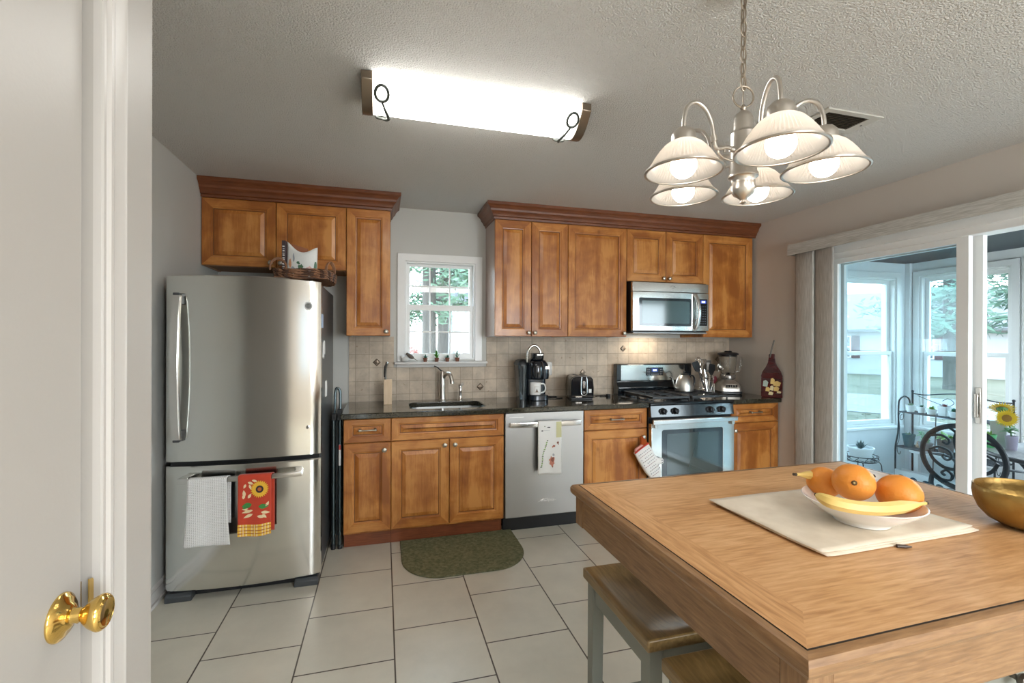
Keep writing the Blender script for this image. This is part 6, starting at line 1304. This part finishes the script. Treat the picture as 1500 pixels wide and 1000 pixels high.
def sunflower(label, px_, py_, pz, potm, r, h, heads, seed):
    rt = thing('potted_sunflower', label, 'sunflower', (px_, py_, pz), 0, 'sunflowers on the mosaic table')
    m = MB(); m.lathe([(r*.8, 0), (r*1.02, h), (r*.9, h), (r*.85, h*.85), (.001, h*.85)], (px_, py_, pz), seg=20); m.build('pot', potm, rt)
    rnd = random.Random(seed); ms = MB()
    for (hx_, hy_, hz_, nx, ny, nz, R_) in heads:
        hc = V((hx_, hy_, hz_)); nn = V((nx, ny, nz)).normalized(); ms.tube(spline([(px_, py_, pz+h*.8), (px_+(hx_-px_)*.4, py_+(hy_-py_)*.4, pz+h+(hz_-pz-h)*.6), tuple(hc-nn*.03-V((0, 0, .02))), tuple(hc-nn*.006)], 6), .0042, 6)
        for k in range(7): f = rnd.uniform(.25, .85); a = rnd.uniform(0, 2*PI); leaf(ms, (px_+(hx_-px_)*f, py_+(hy_-py_)*f, pz+h*.8+(hz_-pz-h)*f), (math.cos(a), math.sin(a), .3), .075, .022, .4)
        fm = MB(); a1 = nn.orthogonal().normalized(); a2 = nn.cross(a1)
        for rw in range(2):
            for k in range(15):
                t = 2*PI*(k+.5*rw)/15; dv = a1*math.cos(t)+a2*math.sin(t); tw = nn.cross(dv); b = hc+dv*R_*.38+nn*.003*rw
                fm.poly([b-tw*R_*.06, b+dv*R_*.3-tw*R_*.085-nn*R_*.02, b+dv*R_*.64+nn*R_*.06, b+dv*R_*.3+tw*R_*.085-nn*R_*.02, b+tw*R_*.06], 0)
        fm.rings([[hc+(a1*math.cos(2*PI*k/18)+a2*math.sin(2*PI*k/18))*R_*q+nn*R_*hh for k in range(18)] for q, hh in ((.34, -.12), (.42, 0), (.36, .1), (.1, .13))], mi=1)
        fm.rings([[hc+(a1*math.cos(2*PI*k/14)+a2*math.sin(2*PI*k/14))*R_*q+nn*R_*hh for k in range(14)] for q, hh in ((.08, -.36), (.30, -.22), (.40, -.06))], mi=2)
        fm.build('flower_head', [SUNY, SUNC, SUNG], rt, smooth=False, nofix=True)
    ms.build('stem', SUNG, rt, smooth=False, nofix=True)
sunflower('pair of sunflowers, one seen from below, in a purple-white pot on the mosaic table', 4.78, 2.475, TT, mat('purple_white_pot', (.40, .37, .48), .5), .038, .11, [(4.76, 2.525, .868, .5, .3, .80, .085), (4.70, 2.462, .802, -.85, -.35, .3, .072)], 31)
sunflower('sunflower leaning left by the sliding panel in a small grey pot on the mosaic table', 4.76, 2.67, TT, GPOT, .034, .09, [(4.75, 2.675, .84, -.5, .3, .7, .062)], 32)
plant_in('potted_plant', 'leafy plant with drooping long leaves at the right on the mosaic table', 4.80, 2.31, TT, .050, .11, mat('violet_grey_pot', (.26, .26, .34), .5), 'bush', 26, .13, .020, GR[2], 33, group='pots in the sunroom')
wst = thing('side_table', 'small round white metal side table beside the iron chair', 'side table', (4.45, 1.95, SF))
m = MB(); m.prism(circ(4.45, 1.95, .15, 36), 'z', .405, .425); m.build('round_top', WPOT, wst)
for k in range(3): a = 2*PI*k/3; m = MB(); m.cyl((4.45+.10*math.cos(a), 1.95+.10*math.sin(a), .405), (4.45+.14*math.cos(a), 1.95+.14*math.sin(a), SF), .010, seg=8); m.build('leg', WPOT, wst)
m = MB(); m.lathe([(.036, 0), (.048, .075), (.052, .077), (.052, .095), (.047, .095), (.045, .08), (.001, .078)], (4.36, 1.925, .4255), seg=24)
solo(m.build('terracotta_pot', mat('peach_terracotta', (.62, .36, .24), .7)), 'peach terracotta pot on the small white side table at the picture edge', 'pot', None, (4.36, 1.925, .4255))

# ============================================================ OUTDOORS
GZ = -.45
LAWN = mat('leaf_strewn_lawn', (.075, .075, .045), .9, var=(1.4, (.115, .105, .07), 6, (1, 1, 1)))
m = MB().poly([(-60, YB+.2, GZ), (-60, 140, GZ), (140, 140, GZ), (140, -60, GZ), (SE+.2, -60, GZ), (SE+.2, YB+.2, GZ)]); struct(m.build('ground_lawn', LAWN, smooth=False))
struct(MB().box(XL-.15, SE+.15, YB+.005, YB+.15, GZ, -.101).box(SE+.005, SE+.15, -1.2, YB+.005, GZ, SF-.1).build('trim_3', mat('foundation', (.4, .4, .38), .8), smooth=False))
# road running across the view from the sunroom
dv = V((.835, .55, 0)).normalized(); sv = V((-dv.y, dv.x, 0))
def gp(d, s_, z): p = dv*d+sv*s_; return (p.x, p.y, z)
ASPH = mat('pale_asphalt', (.17, .17, .18), .9, var=(3, (.19, .19, .195), 4, (1, 1, 1)))
m = MB(); m.poly([gp(15.2, -40, GZ+.012), gp(20.5, -40, GZ+.012), gp(20.5, 30, GZ+.012), gp(15.2, 30, GZ+.012)]); struct(m.build('road', ASPH, smooth=False))
m = MB(); rnd = random.Random(5)
for k in range(900):
    d_ = rnd.uniform(7, 15); s_ = rnd.uniform(-9, 7); p = V(gp(d_, s_, GZ+.01)); a = rnd.uniform(0, PI); L = rnd.uniform(.03, .09)
    m.poly([p+V((L*math.cos(a), L*math.sin(a), .008)), p+V((-L*.5*math.sin(a), L*.5*math.cos(a), .02)), p+V((-L*math.cos(a), -L*math.sin(a), .006)), p+V((L*.5*math.sin(a), -L*.5*math.cos(a), .0))])
fl_ = m.build('fallen_leaves', mat('dead_leaf', (.06, .032, .018), .9), smooth=False, nofix=True); setp(fl_, 'brown fallen leaves scattered over the lawn outside the sunroom', 'leaves', None, 'stuff')
BARK = mat('pine_bark', (.075, .068, .062), .95, var=(7, (.12, .11, .10), 4, (1, 1, .25)), bump=(9, .8, .03, (1, 1, .3))); NEED = [mat('pine_needles', (.10, .17, .12), .8), mat('soft_foliage', (.16, .25, .17), .8), mat('autumn_foliage', (.42, .17, .10), .8)]
def tree(label, x, y, h, r, crown0, crad, n, lm, seed, lean=0, blade=(.45, .16), group='trees outside the windows', branches=9):
    rt = thing('tree', label, 'tree', (x, y, GZ), 0, group); rnd = random.Random(seed)
    m = MB(); m.tube(spline([(x, y, GZ-.05), (x, y, GZ+.25), (x+lean*.3, y, GZ+h*.4), (x+lean, y, GZ+h)], 6), [r*1.8, r*1.55, r*1.35, r*1.2, r*1.1, r*1.05]+[r]*7+[r*.8, r*.7, r*.6, r*.5, r*.4, r*.3], 12)
    tips = []
    for k in range(branches):
        a = rnd.uniform(0, 2*PI); z = GZ+crown0+(h-crown0)*(k+.5)/branches*.95; L = crad*(1.05-.65*(z-GZ-crown0)/(h-crown0))*rnd.uniform(.7, 1.1)
        b = V((x+lean*(z-GZ)/h, y, z)); t = b+V((math.cos(a)*L, math.sin(a)*L, rnd.uniform(-.12, .2)*L)); mid = (b+t)*.5+V((0, 0, .06*L)); m.tube(spline([b, mid, t], 4), [r*.18]*4+[r*.12]*4+[r*.05], 6); tips.append((b, mid, t))
    m.build('trunk', BARK, rt)
    m = MB()
    for k in range(n):
        b, mid, t = rnd.choice(tips); f = rnd.uniform(.25, 1.1); c = b+(t-b)*f+V((rnd.gauss(0, 1), rnd.gauss(0, 1), rnd.gauss(0, .6)))*crad*.13
        d = V((rnd.gauss(0, 1), rnd.gauss(0, 1), rnd.gauss(0, .55))).normalized(); s_ = d.orthogonal().normalized(); L = blade[0]*rnd.uniform(.5, 1); w2 = blade[1]*rnd.uniform(.5, 1)
        m.poly([c-d*L*.5, c+s_*w2*.5, c+d*L*.5, c-s_*w2*.5])
    m.build('foliage', lm, rt, smooth=False, nofix=True)
tree('thick-trunked tree close outside the left sunroom window, roots spreading on the lawn', 11.35, 9.55, 9, .36, 2.9, 4.2, 2600, NEED[0], 11, branches=14, blade=(.34, .06))
tree('dense green pine outside the right sunroom windows', 21.5, 12.9, 11, .30, 2.0, 2.7, 5200, NEED[0], 12, branches=20, blade=(.55, .12))
tree('pine standing farther right outside the sunroom', 17.5, 8.1, 10, .26, 2.1, 2.5, 4600, NEED[0], 13, branches=20, blade=(.55, .12))
tree('reddish autumn tree in front of the far house', 22, 20.7, 7, .2, 2.8, 2.6, 1500, NEED[2], 14, branches=12, blade=(.4, .2))
tree('left of two straight trunks seen through the sink window', 1.42, 15.2, 12, .22, 2.6, 3.2, 8000, NEED[1], 15, branches=22, blade=(.42, .13))
tree('right of two straight trunks seen through the sink window', 2.86, 23.6, 15, .27, 3.0, 3.4, 7000, NEED[1], 16, lean=.4, branches=22, blade=(.5, .16))
tree('distant leafy tree at the left in the sink window', -1.2, 32, 9, .25, 1.5, 2.8, 2200, NEED[1], 17, branches=14, blade=(.5, .25))
tree('distant leafy tree at the right in the sink window', 10.2, 20.5, 9, .25, 1.8, 2.6, 2200, NEED[1], 18, branches=14, blade=(.5, .25))
# pink shrub low in the sink window
sh_ = thing('shrub', 'low pinkish-red shrub far off in the sink window', 'shrub', (.7, 24, GZ)); m = MB(); rnd = random.Random(9)
for k in range(900):
    a, b = rnd.uniform(0, 2*PI), rnd.random()**.5; c = V((.7+1.5*b*math.cos(a), 24+.8*b*math.sin(a), GZ+rnd.uniform(0, 2.0)*(1-b*.5))); d = V((rnd.gauss(0, 1), rnd.gauss(0, 1), rnd.gauss(0, 1))).normalized(); s_ = d.orthogonal().normalized(); m.poly([c-d*.12, c+s_*.07, c+d*.12, c-s_*.07])
m.build('foliage', mat('pink_foliage', (.50, .22, .20), .8), sh_, smooth=False, nofix=True)
SID = mat('pale_siding', (.36, .36, .36), .7); ROOF = mat('grey_shingle', (.11, .11, .115), .9, var=(4, (.14, .14, .145), 5, (1, 1, 1))); SHUT = mat('maroon_shutter', (.07, .025, .03), .7); DGL = mat('far_window_glass', (.12, .14, .16), .2)
def house(label, cx, cy, rz, w2, d2, hw2, hr, wins, group=None):
    rt = thing('house', label, 'house', (cx, cy, GZ), rz, 'houses beyond the road')
    MB().box(-w2/2, w2/2, -d2/2, d2/2, 0, hw2).build('walls', SID, rt, world=False, smooth=False)
    m = MB(); o_ = .45; m.rings([[(x, -d2/2-o_, hw2-.12), (x, 0, hr), (x, d2/2+o_, hw2-.12), (x, d2/2+o_, hw2-.26), (x, 0, hr-.16), (x, -d2/2-o_, hw2-.26)] for x in (-w2/2-o_, w2/2+o_)]); m.build('roof', ROOF, rt, world=False, smooth=False)
    m = MB(); m.rings([[(x, -d2/2, hw2), (x, d2/2, hw2), (x, 0, hr-.2)] for x in (-w2/2, w2/2)]); m.build('gable', SID, rt, world=False, smooth=False)
    for wx in wins:
        MB().box(wx-.5, wx+.5, -d2/2-.05, -d2/2+.02, .95, 2.2).build('window_frame', WHITEV, rt, world=False, smooth=False)
        f = [o for o in rt.children][-1]
        m = MB()
        for a in (-.44, .03):
            for b in (1.0, 1.61): m.box(wx+a, wx+a+.41, -d2/2-.07, -d2/2-.05, b, b+.54)
        m.build('panes', DGL, f, world=False, smooth=False)
        for s_ in (-1, 1): MB().box(wx+s_*.72-.2, wx+s_*.72+.2, -d2/2-.06, -d2/2+.0, .92, 2.22).build('shutter', SHUT, rt, world=False, smooth=False)
hd = math.atan2(.835, .55)
house('low white house with maroon shutters and grey roof across the road', 29.5, 23.5, -R(57), 24, 8, 2.7, 5.0, (-8, -4.2, 0, 3.6, 8))
house('white house with grey gable roof seen through the sink window', 8.6, 29.5, R(-12), 9, 6, 3.1, 6.6, (-2.6, 2.4))
